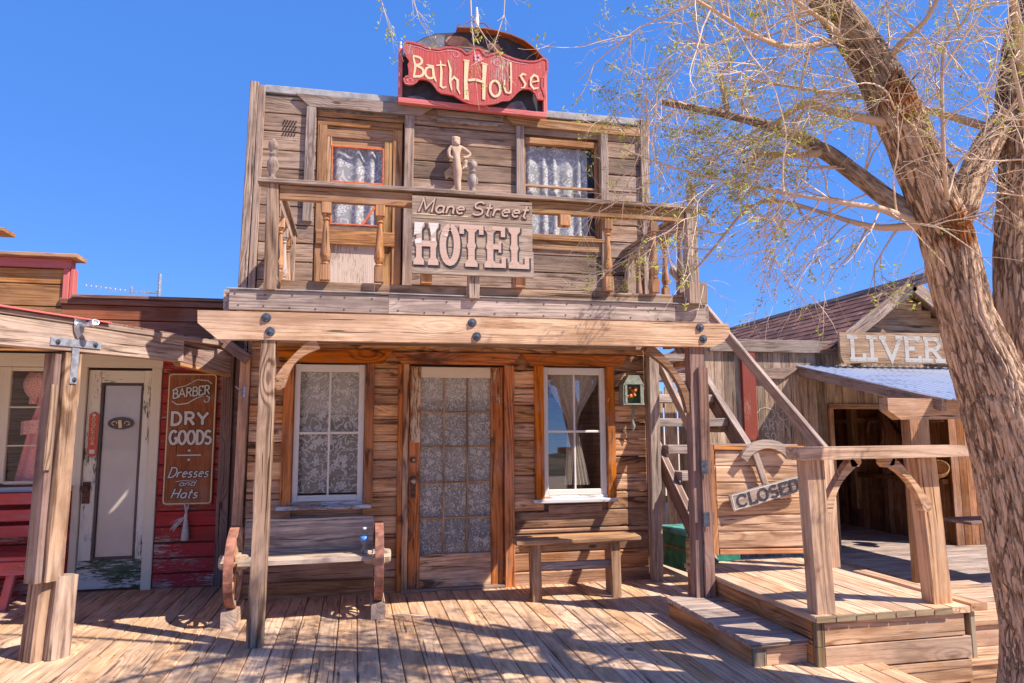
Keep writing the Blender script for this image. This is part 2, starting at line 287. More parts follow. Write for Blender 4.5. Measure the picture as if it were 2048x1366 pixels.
# ------------------------------------------------------------------ mesh helper
ORG = {}
class MB:
    def __init__(s): s.v = []; s.f = []; s.w = []; s.r = []; s.mi = []; s.cur = 0
    def add(s, vs, fs, ws, rn=None):
        b = len(s.v); s.v += vs; s.w += ws; r = random.random() if rn is None else rn
        s.r += [r]*len(vs) if not isinstance(r, list) else r
        s.f += [tuple(b+i for i in q) for q in fs]; s.mi += [s.cur]*len(fs)
    def plank(s, a, b, w, t, wd=None, ch=None, wob=.0015, n=None, rn=None, off=None, wa=None, taper=1.0, bow=0):
        """a timber from a to b, w wide along wd, t thick across it, with worn arrises"""
        a = V(a); b = V(b); d = b-a; L = d.length; d.normalize()
        if wd is None: wd = V((0, 0, 1)) if abs(d.z) < .8 else V((1, 0, 0))
        W = V(wd); W = (W - d*W.dot(d)).normalized(); T = d.cross(W)
        if ch is None: ch = min(.005, .16*min(w, t))
        if n is None: n = max(1, int(L/.22))
        o = V((random.uniform(-40, 40), random.uniform(-40, 40), random.uniform(-9, 9))) if off is None else V(off)
        hw, ht = w/2, t/2
        prof = [(-hw+ch, -ht), (hw-ch, -ht), (hw, -ht+ch), (hw, ht-ch), (hw-ch, ht), (-hw+ch, ht), (-hw, ht-ch), (-hw, -ht+ch)]
        vs = []; ws = []; sd_ = random.uniform(0, 99)
        for i in range(n+1):
            u = i/n; k = 1+(taper-1)*u
            for j, (x, y) in enumerate(prof):
                q = wob*noise.noise(V((u*L*2.5, j*1.7, sd_)))*2
                x2 = x*k + (q if x > 0 else -q)*(1 if abs(x) > hw-ch*1.5 else 0); y2 = y*k
                p = a + d*(L*u) + W*(x2 + bow*sin(u*pi)) + T*y2
                vs.append(p); ws.append(V((L*u, x, y))+o)
        fs = [tuple(range(7, -1, -1)), tuple(n*8+j for j in range(8))]
        for i in range(n):
            for j in range(8): fs.append((i*8+j, i*8+(j+1) % 8, (i+1)*8+(j+1) % 8, (i+1)*8+j))
        # outward winding: the profile runs clockwise about d
        fs = [tuple(reversed(q)) for q in fs] if d.dot(W.cross(T)) < 0 else fs
        s.add(vs, fs, ws, rn); return s
    def box(s, lo, hi, ax=None, **k):
        lo = V(lo); hi = V(hi); c = (lo+hi)/2; e = hi-lo
        if ax is None: ax = max(range(3), key=lambda i: e[i])
        o = [i for i in range(3) if i != ax]
        wi = o[1] if o[1] == 2 else (o[0] if e[o[0]] > e[o[1]] else o[1]); ti = [i for i in o if i != wi][0]
        a = c.copy(); b = c.copy(); a[ax] = lo[ax]; b[ax] = hi[ax]; W = V((0, 0, 0)); W[wi] = 1
        return s.plank(a, b, e[wi], e[ti], W, **k)
    def prism(s, pts, O, U, W, th, grain='u', rn=None, ch=0.0):
        """polygon pts in the U/W plane through O, extruded th along U x W"""
        O = V(O); U = V(U).normalized(); W = V(W).normalized(); Nn = U.cross(W); n = len(pts)
        ar = sum(pts[i][0]*pts[(i+1) % n][1]-pts[(i+1) % n][0]*pts[i][1] for i in range(n))
        if ar < 0: pts = pts[::-1]
        o = V((random.uniform(-40, 40), random.uniform(-40, 40), 0))
        vs = []; ws = []
        for k in (0, 1):
            for (x, y) in pts:
                vs.append(O+U*x+W*y+Nn*(th*k)); ws.append((V((x, y, th*k)) if grain == 'u' else V((y, x, th*k)))+o)
        fs = [tuple(range(n-1, -1, -1)), tuple(range(n, 2*n))]+[(i, (i+1) % n, n+(i+1) % n, n+i) for i in range(n)]
        s.add(vs, fs, ws, rn); return s
    def lathe(s, prof, base, ax=(0, 0, 1), seg=20, rn=None):
        base = V(base); A = V(ax).normalized(); X = A.orthogonal().normalized(); Y = A.cross(X); n = len(prof)
        o = V((random.uniform(-40, 40), random.uniform(-40, 40), 0)); vs = []; ws = []
        for (r, h) in prof:
            for j in range(seg):
                a = 2*pi*j/seg; p = X*cos(a)*r+Y*sin(a)*r; vs.append(base+A*h+p); ws.append(V((h, cos(a)*r, sin(a)*r))+o)
        fs = []
        for i in range(n-1):
            for j in range(seg): fs.append((i*seg+j, i*seg+(j+1) % seg, (i+1)*seg+(j+1) % seg, (i+1)*seg+j))
        fs += [tuple(range(seg-1, -1, -1)), tuple((n-1)*seg+j for j in range(seg))]
        s.add(vs, fs, ws, rn); return s
    def tube(s, pts, rad, seg=6, rn=None, caps=True):
        pts = [V(p) for p in pts]; n = len(pts)
        if isinstance(rad, (int, float)): rad = [rad]*n
        o = V((random.uniform(-40, 40), random.uniform(-40, 40), 0)); vs = []; ws = []; L = 0
        d = (pts[1]-pts[0]).normalized(); X = d.orthogonal().normalized()
        for i in range(n):
            if i: L += (pts[i]-pts[i-1]).length
            d = (pts[min(i+1, n-1)]-pts[max(i-1, 0)]).normalized(); X = (X-d*X.dot(d)).normalized(); Y = d.cross(X)
            for j in range(seg):
                a = 2*pi*j/seg; vs.append(pts[i]+(X*cos(a)+Y*sin(a))*rad[i]); ws.append(V((L, cos(a)*rad[i], sin(a)*rad[i]))+o)
        fs = []
        for i in range(n-1):
            for j in range(seg): fs.append((i*seg+j, i*seg+(j+1) % seg, (i+1)*seg+(j+1) % seg, (i+1)*seg+j))
        if caps: fs += [tuple(range(seg-1, -1, -1)), tuple((n-1)*seg+j for j in range(seg))]
        s.add(vs, fs, ws, rn); return s
    def strip(s, pts, wid, O, U, W, lift, closed=False):
        """a brush stroke: a flat mitred band along pts in the U/W plane"""
        P = [V((p[0], p[1])) for p in pts]; n = len(P); Nn = V(U).cross(V(W)); L = []; R = []
        if isinstance(wid, (int, float)): wid = [wid]*n
        for i in range(n):
            if closed: a, b = P[i-1], P[(i+1) % n]; d1 = (P[i]-a).normalized(); d2 = (b-P[i]).normalized()
            else:
                d1 = (P[i]-P[i-1]).normalized() if i else (P[1]-P[0]).normalized()
                d2 = (P[i+1]-P[i]).normalized() if i < n-1 else d1
            t = d1+d2; t = t.normalized() if t.length > 1e-4 else d1
            nn = V((-t.y, t.x)); k = 1/max(.45, abs(nn.dot(V((-d1.y, d1.x))))); h = wid[i]/2*k
            L.append(P[i]+nn*h); R.append(P[i]-nn*h)
        vs = [V(O)+V(U)*p.x+V(W)*p.y+Nn*lift for p in L+R]; m = n if closed else n-1
        fs = [(n+i, n+(i+1) % n, (i+1) % n, i) for i in range(m)]
        s.add(vs, fs, [V((p.x, p.y, 0)) for p in L+R]); return s
    def sheet(s, fn, nu, nv, rn=None):
        vs = []; ws = []
        for i in range(nu+1):
            for j in range(nv+1):
                p, q = fn(i/nu, j/nv); vs.append(V(p)); ws.append(V(q))
        s.add(vs, [(i*(nv+1)+j, (i+1)*(nv+1)+j, (i+1)*(nv+1)+j+1, i*(nv+1)+j+1) for i in range(nu) for j in range(nv)], ws, rn); return s
    def build(s, name, mat, parent=None, smooth=False, base=None, **tags):
        if parent is not None: org = ORG[parent.name]
        elif base is not None: org = V(base)
        else:
            xs = [p.x for p in s.v]; ys = [p.y for p in s.v]; zs = [p.z for p in s.v]
            org = V(((min(xs)+max(xs))/2, (min(ys)+max(ys))/2, min(zs)))
        me = bpy.data.meshes.new(name); me.from_pydata([tuple(p-org) for p in s.v], [], s.f)
        a = me.attributes.new('wc', 'FLOAT_VECTOR', 'POINT'); a.data.foreach_set('vector', [c for p in s.w for c in p])
        a = me.attributes.new('rn', 'FLOAT', 'POINT'); a.data.foreach_set('value', s.r)
        for mm in (mat if isinstance(mat, (list, tuple)) else [mat]): me.materials.append(MATS[mm])
        me.polygons.foreach_set('material_index', s.mi)
        if smooth: me.polygons.foreach_set('use_smooth', [True]*len(me.polygons))
        me.validate(); me.update()
        o = bpy.data.objects.new(name, me); C.objects.link(o); ORG[o.name] = org
        if parent is not None: o.parent = parent
        else: o.location = org
        for k, v in tags.items(): o[k] = v
        return o
def thing(name, loc, label, cat, group=None):
    o = bpy.data.objects.new(name, None); C.objects.link(o); o.location = loc; o.empty_display_size = .1
    ORG[o.name] = V(loc); o['label'] = label; o['category'] = cat
    if group: o['group'] = group
    return o
def P(name, mat, parent, fn, smooth=False, **k):
    m = MB(); fn(m); return m.build(name, mat, parent, smooth, **k)
X3, Y3, Z3 = V((1, 0, 0)), V((0, 1, 0)), V((0, 0, 1))
NX = V((1, 0, 0)); FACE = (X3, Z3)     # a plane whose U x W points towards -Y, at the viewer

# ------------------------------------------------------------------ lettering
def arc(cx, cy, rx, ry, a0, a1, n=9): return [(cx+rx*cos(radians(a0+(a1-a0)*i/n)), cy+ry*sin(radians(a0+(a1-a0)*i/n))) for i in range(n+1)]
G = {
 'A': (.8, [[(0, 0), (.4, 1), (.8, 0)], [(.16, .36), (.64, .36)]], [(0, 0), (.8, 0)]),
 'B': (.66, [[(.08, 0), (.08, 1)], [(0, 1), (.3, 1)]+arc(.33, .77, .26, .23, 90, -90)+[(.08, .54)], [(.33, .54)]+arc(.35, .27, .30, .27, 90, -90)+[(0, 0)]], []),
 'C': (.72, [arc(.40, .5, .36, .5, 42, 318, 14), [(.68, .98), (.68, .68)]], []),
 'D': (.74, [[(.1, 0), (.1, 1)], [(0, 1), (.3, 1)]+arc(.32, .5, .38, .5, 88, -88, 10)+[(0, 0)]], []),
 'E': (.62, [[(.1, 0), (.1, 1)], [(0, 1), (.58, 1), (.58, .8)], [(.1, .53), (.42, .53)], [(0, 0), (.6, 0), (.6, .22)]], []),
 'G': (.76, [arc(.40, .5, .36, .5, 45, 330, 14), [(.45, .45), (.76, .45)], [(.68, .45), (.68, .02)]], []),
 'H': (.78, [[(.12, 0), (.12, 1)], [(.66, 0), (.66, 1)], [(.12, .5), (.66, .5)]], [(.12, 0), (.12, 1), (.66, 0), (.66, 1)]),
 'I': (.3, [[(.15, 0), (.15, 1)]], [(.15, 0), (.15, 1)]),
 'L': (.6, [[(.12, 0), (.12, 1)], [(0, 0), (.58, 0), (.58, .28)]], [(.12, 1)]),
 'M': (.95, [[(.1, 0), (.16, 1), (.47, .25), (.8, 1), (.86, 0)]], []),
 'O': (.76, [arc(.38, .5, .34, .5, 90, 450, 18)], []),
 'R': (.74, [[(.12, 0), (.12, 1)], [(0, 1), (.36, 1)]+arc(.38, .75, .26, .25, 90, -90)+[(.12, .5)], [(.36, .5), (.70, 0)]], [(.12, 0), (.66, 0)]),
 'S': (.62, [arc(.32, .75, .26, .25, 30, 250, 9)+arc(.31, .26, .28, .26, 80, -150, 10)], []),
 'T': (.74, [[(.37, 0), (.37, 1)], [(.02, .78), (.02, 1), (.72, 1), (.72, .78)]], [(.37, 0)]),
 'U': (.76, [[(.1, 1), (.1, .3)]+arc(.38, .3, .28, .3, 180, 360)+[(.66, 1)]], []),
 'V': (.76, [[(0, 1), (.38, 0), (.76, 1)]], [(.04, 1), (.72, 1)]),
 'Y': (.74, [[(0, 1), (.37, .48), (.74, 1)], [(.37, .48), (.37, 0)]], [(.04, 1), (.70, 1), (.37, 0)]),
 'a': (.5, [arc(.24, .28, .22, .27, 40, 320, 10), [(.44, .56), (.44, .1), (.54, .02)]], []),
 'd': (.5, [arc(.24, .28, .22, .27, 40, 320, 10), [(.46, 1), (.44, .1), (.54, .02)]], []),
 'e': (.48, [[(.05, .3), (.42, .36)]+arc(.25, .30, .20, .27, 20, 320, 10)], []),
 'h': (.5, [[(.08, 1), (.06, 0)], [(.07, .35)]+arc(.25, .36, .18, .18, 160, 0, 6)+[(.44, .08), (.52, 0)]], []),
 'n': (.5, [[(.06, .54), (.06, 0)], [(.07, .32)]+arc(.25, .36, .18, .18, 160, 0, 6)+[(.44, .08), (.52, 0)]], []),
 'o': (.5, [arc(.25, .28, .21, .27, 90, 450, 14)], []),
 'r': (.4, [[(.06, .54), (.06, 0)], [(.07, .30)]+arc(.26, .36, .18, .18, 160, 50, 5)], []),
 's': (.42, [arc(.22, .42, .15, .14, 30, 250, 7)+arc(.21, .15, .17, .15, 80, -150, 8)], []),
 't': (.36, [[(.18, .9), (.16, .12)]+arc(.26, .12, .10, .12, 180, 290, 5), [(.02, .58), (.36, .6)]], []),
 'u': (.5, [[(.06, .54), (.06, .2)]+arc(.24, .2, .18, .2, 180, 350, 6), [(.43, .56), (.43, .1), (.53, 0)]], []),
 ',': (.2, [[(.08, .1), (.04, -.14)]], []), '!': (.25, [[(.12, 1), (.12, .3)], [(.12, .12), (.12, 0)]], []), ' ': (.35, [], []),
}
def letters(mb, txt, O, size, wt, U=X3, W=Z3, lift=.003, xs=1, slab=0, gap=.16, shear=0, bend=None, grow=0, end=None):
    """paint txt along U from O; returns the width"""
    tot = sum(G[c][0]*xs+gap for c in txt)-gap; k = 1
    if end is not None: k = end/(tot*size)
    x = 0; z = lift
    for c in txt:
        wd, strokes, serifs = G[c]
        sets = list(strokes)+([[(sx-slab/xs, sy), (sx+slab/xs, sy)] for sx, sy in serifs] if slab else [])
        for st in sets:
            pts = [((x+(p[0]*xs+shear*p[1]))*size*k, p[1]*size) for p in st]
            if grow: # lengthen the ends a little for an outline
                for e, q in ((0, 1), (-1, -2)):
                    d = V(pts[e])-V(pts[q]); d.normalize() if d.length else None; pts[e] = tuple(V(pts[e])+d*grow)
            if bend: pts = [bend(*p) for p in pts]
            mb.strip(pts, wt+grow*2, O, U, W, z); z += .00035
        x += wd*xs+gap
    return x*size*k

# ================================================================== the setting
def ground():
    m = MB(); n = 60
    def fn(u, v):
        x = (u-.5)*2; y = (v-.5)*2; x = math.copysign(abs(x)**3*600+abs(x)*14, x); y = math.copysign(abs(y)**3*600+abs(y)*14, y)
        z = -.52+.03*noise.noise(V((x*.6, y*.6, 0)))
        return (x, y, z), (x, y, 0)
    m.sheet(fn, n, n); return m.build('ground', 'dirt', smooth=True, base=(0, 0, -.5), kind='structure')
ground()
def boardwalk():
    m = MB(); bw = .1405
    x = -5.3; i = 0
    while x < 3.18:
        y0 = -5.9; cuts = [y0]
        q = y0+random.uniform(.8, 3.2)
        if random.random() < .75: cuts.append(q)
        if random.random() < .35 and len(cuts) > 1 and q+1.6 < 0: cuts.append(q+random.uniform(1.4, 2))
        cuts.append(.68 if x < -.98 else (-.02 if x < 2.9 else 1.9))
        for a, b in zip(cuts[:-1], cuts[1:]):
            m.box((x+.003, a+.0015, -.04+random.uniform(-.0015, .001)), (x+bw-.003, b-.0015, random.uniform(-.001, .001)), 1, wob=.001)
        x += bw
    m.cur = 1; x = -5.3
    while x < 3.18:
        for k in range(14):
            y = -5.6+.46*k
            for q in (.028, bw-.028): m.lathe([(.0055, 0), (.005, .0018)], (x+q+random.uniform(-.006, .006), y+random.uniform(-.012, .012), .0), seg=6)
        x += bw
    o = m.build('boardwalk', ['deck', 'bolt_iron'], base=(0, 0, 0), kind='structure')
    m = MB(); m.box((-5.3, -5.9, -.5), (3.17, -5.85, -.045)); m.box((3.12, -5.85, -.5), (3.17, -.95, -.045)); m.box((-5.3, -5.85, -.09), (3.12, .6, -.046), 0, wob=0)
    m.build('boardwalk_framing', 'deck', base=(0, 0, -.5), kind='structure')
boardwalk()
def hills():
    m = MB()
    def fn(u, v):
        a = radians(180+u*190-5); r = 70+v*90
        h = (3.2+3*noise.noise(V((cos(a)*3, sin(a)*3, 0)))+2.4*noise.noise(V((cos(a)*14, sin(a)*14, v*2))))*sin(min(1, v*1.3)*pi*.5)
        return (r*cos(a), r*sin(a), h-1.2), (u*100, v*20, 0)
    m.sheet(fn, 120, 12); m.build('hills', 'scrub_hill', smooth=True, base=(0, -100, -1), kind='structure')
hills()

# ================================================================== the hotel
hotel = thing('hotel', (1, 0, 0), 'two storey weathered timber hotel with balcony, lace curtained windows and a glazed door', 'building')
HX0, HX1, HT = -1.0, 2.93, 4.70
def siding(m, x0, x1, z0, z1, bh, y=0.0, holes=(), round_=True, cut=.5, t=.028, lap=0):
    z = z0
    while z < z1-.02:
        h = min(bh*random.uniform(.97, 1.03), z1-z); spans = [(x0, x1)]
        for (a, b, c, d) in holes:
            if z+h > c+.01 and z < d-.01:
                ns = []
                for (p, q) in spans:
                    if b <= p or a >= q: ns.append((p, q)); continue
                    if a > p+.01: ns.append((p, a))
                    if b < q-.01: ns.append((b, q))
                spans = ns
        for (p, q) in spans:
            parts = [p, q]
            if q-p > 1.4 and random.random() < cut: parts = [p, random.uniform(p+.4, q-.4), q]
            for a, b in zip(parts[:-1], parts[1:]):
                dy = random.uniform(-.002, .002)
                if round_: m.plank((a+.001, y-t/2+dy, z+h/2), (b-.001, y-t/2+dy, z+h/2), h-.006, t, Z3, ch=.011, wob=.0018)
                else: m.plank((a+.001, y-t/2+dy, z+h/2), (b-.001, y-t/2+dy, z+h/2), h-.009, t, Z3, ch=.005, wob=.0025)
        z += h
def body(m):
    m.box((HX0+.02, .035, -.02), (.47, .06, .8), 0, wob=0); m.box((1.43, .035, -.02), (HX1-.02, .06, .8), 0, wob=0); m.box((HX0+.02, .035, 2.10), (HX1-.02, .06, 2.5), 0, wob=0)
    for a, b in ((HX0+.02, -.58), (.09, .47), (1.43, 1.77), (2.46, HX1-.02)): m.box((a, .036, .8), (b, .061, 2.1), 2, wob=0)
    for a, b in ((.06, .47), (1.43, 1.77)): pass
    m.box((HX0+.02, .035, 2.501), (-.42, .06, 4.65), 2, wob=0); m.box((.41, .035, 2.501), (1.60, .06, 4.65), 2, wob=0); m.box((2.44, .035, 2.501), (HX1-.02, .06, 4.65), 2, wob=0)
    m.box((-.42, .036, 4.5), (.41, .061, 4.65), 0, wob=0); m.box((1.6, .036, 4.44), (2.44, .061, 4.65), 0, wob=0); m.box((1.6, .036, 2.501), (2.44, .061, 3.38), 0, wob=0)
    m.box((HX0, 3.5, -.4), (HX1, 3.55, 4.3), 0, wob=0); m.box((HX0+.03, .07, 2.42), (HX1-.03, 3.5, 2.47), 0, wob=0); m.box((HX0+.03, .07, -.08), (HX1-.03, 3.5, -.03), 0, wob=0)
    m.box((HX0+.03, 1.5, -.02), (HX1-.03, 1.53, 4.3), 0, wob=0)
    m.box((.42, .07, 2.48), (.46, 1.5, 4.3), 2, wob=0)
P('inner_wall', 'siding_shadow', hotel, body)
def roofm(m):
    m.prism([(.02, 4.55), (3.7, 4.25), (3.7, 4.30), (.02, 4.62)], (HX0, 0, 0), (0, 1, 0), (0, 0, 1), HX1-HX0)
P('roof', 'galvanised', hotel, roofm)
def side(m, xx):
    z = -.3
    while z < 4.55:
        m.plank((xx, .01, z+.09), (xx, 3.5, z+.09), .178, .026, Z3, ch=.004); z += .18
for xx in (HX0, HX1): P('side_siding', 'siding_grey', hotel, lambda m: side(m, xx))
LOW_HOLES = [(-.56, .075, .80, 2.09), (1.785, 2.44, .80, 2.09), (.385, 1.49, -.1, 2.09)]
P('lower_siding', 'siding_warm', hotel, lambda m: siding(m, HX0+.06, HX1-.08, .52, 2.42, .168, 0, LOW_HOLES))
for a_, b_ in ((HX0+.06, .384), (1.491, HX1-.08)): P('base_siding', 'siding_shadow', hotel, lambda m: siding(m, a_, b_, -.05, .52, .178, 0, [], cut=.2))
UP_HOLES = [(-.43, .405, 2.4, 4.48), (1.61, 2.41, 3.39, 4.44)]
P('upper_siding', 'siding_grey', hotel, lambda m: siding(m, HX0+.08, HX1-.04, 2.49, 4.66, .178, 0, UP_HOLES, False))
P('corner_board', 'grey_timber', hotel, lambda m: m.plank((-1.045, -.035, 2.46), (-1.005, -.03, 4.75), .075, .06, X3))
P('corner_board', 'grey_timber', hotel, lambda m: m.plank((-.965, -.04, 2.46), (-.935, -.035, 4.72), .062, .05, X3))
P('corner_board', 'grey_timber', hotel, lambda m: m.box((2.87, -.065, 2.46), (2.965, -.028, 4.72)))
P('corner_post', 'grey_timber', hotel, lambda m: m.plank((2.885, -.12, 0), (2.905, -.12, 2.33), .105, .10, X3))
P('corner_post', 'siding_shadow', hotel, lambda m: m.plank((-1.01, -.045, 0), (-.985, -.045, 2.12), .085, .05, X3))
P('brace', 'stair_dark', hotel, lambda m: m.plank((-1.25, -.10, 2.31), (-.955, -.10, 2.10), .095, .04, Z3))
P('roof_cap', 'cap_grey', hotel, lambda m: m.box((-.905, -.045, 4.66), (2.94, .03, 4.735), 0))
# headers and casings upstairs
def trap(x0, x1, z0, z1, s0, s1, y=-.028, t=.03): return lambda m: m.prism([(x0, z1), (x1, z1), (x1-s1, z0), (x0+s0, z0)], (0, y, 0), X3, Z3, t)
P('header_board', 'grey_timber', hotel, trap(-.63, .70, 4.55, 4.665, .13, .14, -.03, .035))
P('header_board', 'old_frame', hotel, trap(1.43, 2.87, 4.535, 4.625, .07, .0, -.03, .035))
P('header_board', 'grey_timber', hotel, trap(.72, 1.41, 4.57, 4.64, .02, .02, -.028, .012))
for x0, x1, z0, z1 in ((-.535, -.445, 3.42, 4.545), (.40, .49, 2.84, 4.545), (1.52, 1.60, 2.9, 4.53), (2.415, 2.50, 2.9, 4.53), (.395, .47, 2.48, 2.83)):
    P('casing', 'grey_timber', hotel, lambda m: m.plank(((x0+x1)/2, -.047, z0), ((x0+x1)/2+.01, -.047, z1), x1-x0, .036, X3))
P('batten', 'grey_timber', hotel, lambda m: (m.box((.72, -.07, 4.50), (1.34, -.028, 4.53)), m.box((.66, -.05, 4.535), (1.40, -.028, 4.56))))
P('drilled_holes', 'dark', hotel, lambda m: [m.lathe([(.008, 0), (.008, .004)], (-.735+.026*(i % 5)+.012*(i//5 % 2), -.030, 4.26+.027*(i//5)), (0, -1, 0), 8) for i in range(30)])
# upstairs door
ud = hotel
dr = P('upper_door', 'golden_wood', hotel, lambda m: (m.box((-.42, -.005, 2.48), (-.33, .03, 4.40)), m.box((.30, -.005, 2.48), (.39, .03, 4.40)), m.box((-.42, -.006, 4.40), (.39, .03, 4.475)), m.box((-.33, .012, 4.29), (.30, .04, 4.398))))
P('stile', 'old_frame', dr, lambda m: (m.box((-.329, .005, 2.5), (-.285, .04, 4.288)), m.box((.215, .005, 2.5), (.299, .04, 4.288))))
P('lock_rail', 'golden_wood', dr, lambda m: (m.box((-.284, .007, 3.36), (.214, .04, 3.415)), m.box((-.405, -.03, 3.22), (.325, -.006, 3.355))))
P('door_panel', 'plywood_peel', dr, lambda m: m.box((-.284, .012, 2.5), (.214, .034, 3.355), 2))
P('pane', 'pane', dr, lambda m: m.sheet(lambda u, v: ((-.284+.498*u, .022, 3.416+.872*v), (u, v, 0)), 1, 1))
P('muntin', 'orange_muntin', dr, lambda m: [m.box(a, b, wob=0) for a, b in (((-.284, .0, 4.19), (.214, .019, 4.205)), ((-.284, .0, 3.835), (.214, .019, 3.852)), ((-.284, .0, 3.417), (.214, .019, 3.432)), ((-.284, .0, 3.433), (-.272, .019, 3.834)), ((-.284, .0, 3.853), (-.272, .019, 4.189)), ((.2, .0, 3.433), (.214, .019, 3.834)), ((.2, .0, 3.853), (.214, .019, 4.189)))])
P('muntin', 'orange_muntin', dr, lambda m: m.plank((.02, .012, 3.435), (.19, .012, 3.70), .022, .01, X3))
def curtain(x0, x1, z0, z1, y=.07, amp=.012, k=9, gather=None, ph=0):
    def fn(u, v):
        x = x0+(x1-x0)*u; z = z0+(z1-z0)*v
        yy = y+amp*(sin(u*k*2*pi/2+ph+.5*sin(v*3))+.5*sin(u*k*4.3+1.3))
        return (x, yy, z), (x*1.12, z, 0)
    return lambda m: m.sheet(fn, 60, 14)
P('curtain', 'lace_up', dr, curtain(-.30, .225, 3.40, 4.29, .06, .014, 7), True)
P('valance', 'old_frame', dr, lambda m: m.box((-.284, .026, 4.215), (.214, .032, 4.287), 0))
# upstairs window
uw = P('upper_window', 'golden_wood', hotel, lambda m: (m.box((1.603, -.02, 3.42), (1.632, .035, 4.44)), m.box((2.378, -.02, 3.42), (2.412, .035, 4.44)), m.box((1.633, -.021, 4.375), (2.377, .034, 4.44)), m.box((1.633, -.01, 3.92), (2.377, .02, 3.945)), m.box((1.633, -.02, 3.40), (2.377, .034, 3.43))))
P('frame', 'old_frame', uw, lambda m: m.box((2.413, -.05, 3.40), (2.44, -.022, 4.53)))
P('pane', 'pane', uw, lambda m: m.sheet(lambda u, v: ((1.633+.744*u, .024, 3.43+.945*v), (u, v, 0)), 1, 1))
P('curtain', 'lace_up', uw, curtain(1.62, 2.31, 3.40, 4.38, .06, .013, 11), True)
P('sill', 'old_frame', uw, lambda m: (m.box((1.55, -.07, 3.355), (2.47, -.02, 3.395)), m.box((1.60, -.045, 3.26), (2.42, -.028, 3.353))))

# downstairs windows
def low_window(x0, x1, kind):
    wn = P('window', 'white_paint', hotel, lambda m: (
        m.box((x0, -.02, .829), (x0+.05, .02, 2.075)), m.box((x1-.055, -.02, .829), (x1, .02, 2.075)),
        m.box((x0+.051, -.019, 2.005), (x1-.056, .02, 2.075)), m.box((x0+.051, -.019, .83), (x1-.056, .02, .885))))
    P('sash_bar', 'white_paint', wn, lambda m: (m.box(((x0+x1)/2-.009, -.012, .886), ((x0+x1)/2+.009, .016, 2.004)), m.box((x0+.051, -.014, 1.433), ((x0+x1)/2-.010, .014, 1.455)), m.box(((x0+x1)/2+.010, -.014, 1.433), (x1-.056, .014, 1.455))))
    tl_ = .026 if kind else -.075
    P('pane', 'pane_reflecting' if kind else 'pane', wn, lambda m: m.sheet(lambda u, v: ((x0+.05+(x1-x0-.105)*u, .005+tl_*(v-.5), .885+1.12*v), (u, v, 0)), 1, 1))
    P('sill', 'sill_paint', wn, lambda m: (m.box((x0-.12, -.115, .765), (x1+.075, -.03, .80)), m.box((x0-.06, -.029, .765), (x1+.02, .02, .828))))
    for a, b in ((x0-.095, x0-.003), (x1+.003, x1+.085)):
        P('casing', 'rich_brown', wn, lambda m: m.plank(((a+b)/2, -.048, .802), ((a+b)/2, -.048, 2.085), b-a, .038, X3, ch=.006))
    if kind == 0:
        P('curtain', 'lace_rose', wn, curtain(x0+.03, x1-.03, .90, 2.03, .05, .012, 7), True)
        P('reflection_sheet', 'sheer', wn, curtain(x0+.03, x1-.03, 1.62, 2.03, .10, .01, 5), True)  # tan sheet added to imitate a reflection in the upper pane
    else:
        def tied(sgn):
            xa = x0+.04 if sgn > 0 else x1-.04; xc = (x0+x1)/2
            def fn(u, v):
                z = 2.04-1.12*v; q = min(1, v/.5); e = q*q*(3-2*q)
                if v <= .5: inner = xc+sgn*.02; outer = xa*(1-e)+(xc-sgn*.05)*e; inner = (xc+sgn*.14)*(1-e)+inner*e
                else:
                    k = (v-.5)/.5; outer = (xc-sgn*.05)*(1-k)+(xc-sgn*(.09 if sgn > 0 else .0))*k; inner = (xc+sgn*.02)*(1-k)+(xc+sgn*(-.01 if sgn > 0 else -.12))*k
                    if sgn < 0: outer = xc+.05*(1-k)+.17*k; inner = xc-.02*(1-k)+.02*k
                x = outer*(1-u)+inner*u
                return (x, .06+.012*sin(u*26)+(.01 if sgn > 0 else 0), z), (u*.4, z, 0)
            return fn
        P('curtain', 'sheer', wn, lambda m: m.sheet(tied(1), 40, 40), True)
        P('curtain', 'sheer', wn, lambda m: m.sheet(tied(-1), 40, 40), True)
    return wn
low_window(-.555, .075, 0); low_window(1.79, 2.435, 1)
P('header_board', 'rich_brown', hotel, trap(-.72, .335, 2.087, 2.215, .03, .10, -.03, .03))
P('header_board', 'rich_brown', hotel, trap(.31, 1.56, 2.087, 2.20, .10, .08, -.03, .034))
P('header_board', 'rich_brown', hotel, trap(1.57, 2.66, 2.087, 2.20, .09, .06, -.03, .03))
P('apron_board', 'siding_shadow', hotel, lambda m: m.box((1.83, -.045, .66), (2.37, -.029, .74)))
P('notched_block', 'grey_timber', hotel, lambda m: m.box((-.93, -.06, 2.26), (2.85, -.029, 2.33), 0))
# front door
fd = P('front_door', 'rich_brown', hotel, lambda m: (m.box((.49, .0, .0), (.598, .038, 2.07)), m.box((1.272, .0, .0), (1.395, .038, 2.07))))
P('casing', 'rich_brown', fd, lambda m: m.box((.38, -.055, -.0), (.425, -.005, 2.085)))
P('casing', 'siding_warm', fd, lambda m: m.box((.427, -.045, -.0), (.485, -.005, 2.085)))
P('casing', 'rich_brown', fd, lambda m: m.box((1.40, -.05, .0), (1.495, -.005, 2.085)))
P('stile_paint', 'door_stile_peel', fd, lambda m: (m.box((.50, -.004, 1.35), (.592, .001, 2.065)), m.box((1.285, -.004, 1.72), (1.385, .001, 2.065))))
P('top_rail', 'cream_paint', fd, lambda m: m.box((.60, -.001, 1.965), (1.27, .037, 2.068), 0))
P('bottom_rail', 'siding_warm', fd, lambda m: m.box((.60, -.001, .02), (1.27, .037, .315), 0))
gx = [.60, .82, 1.045, 1.27]; gz = [.315, .645, .975, 1.305, 1.635, 1.965]
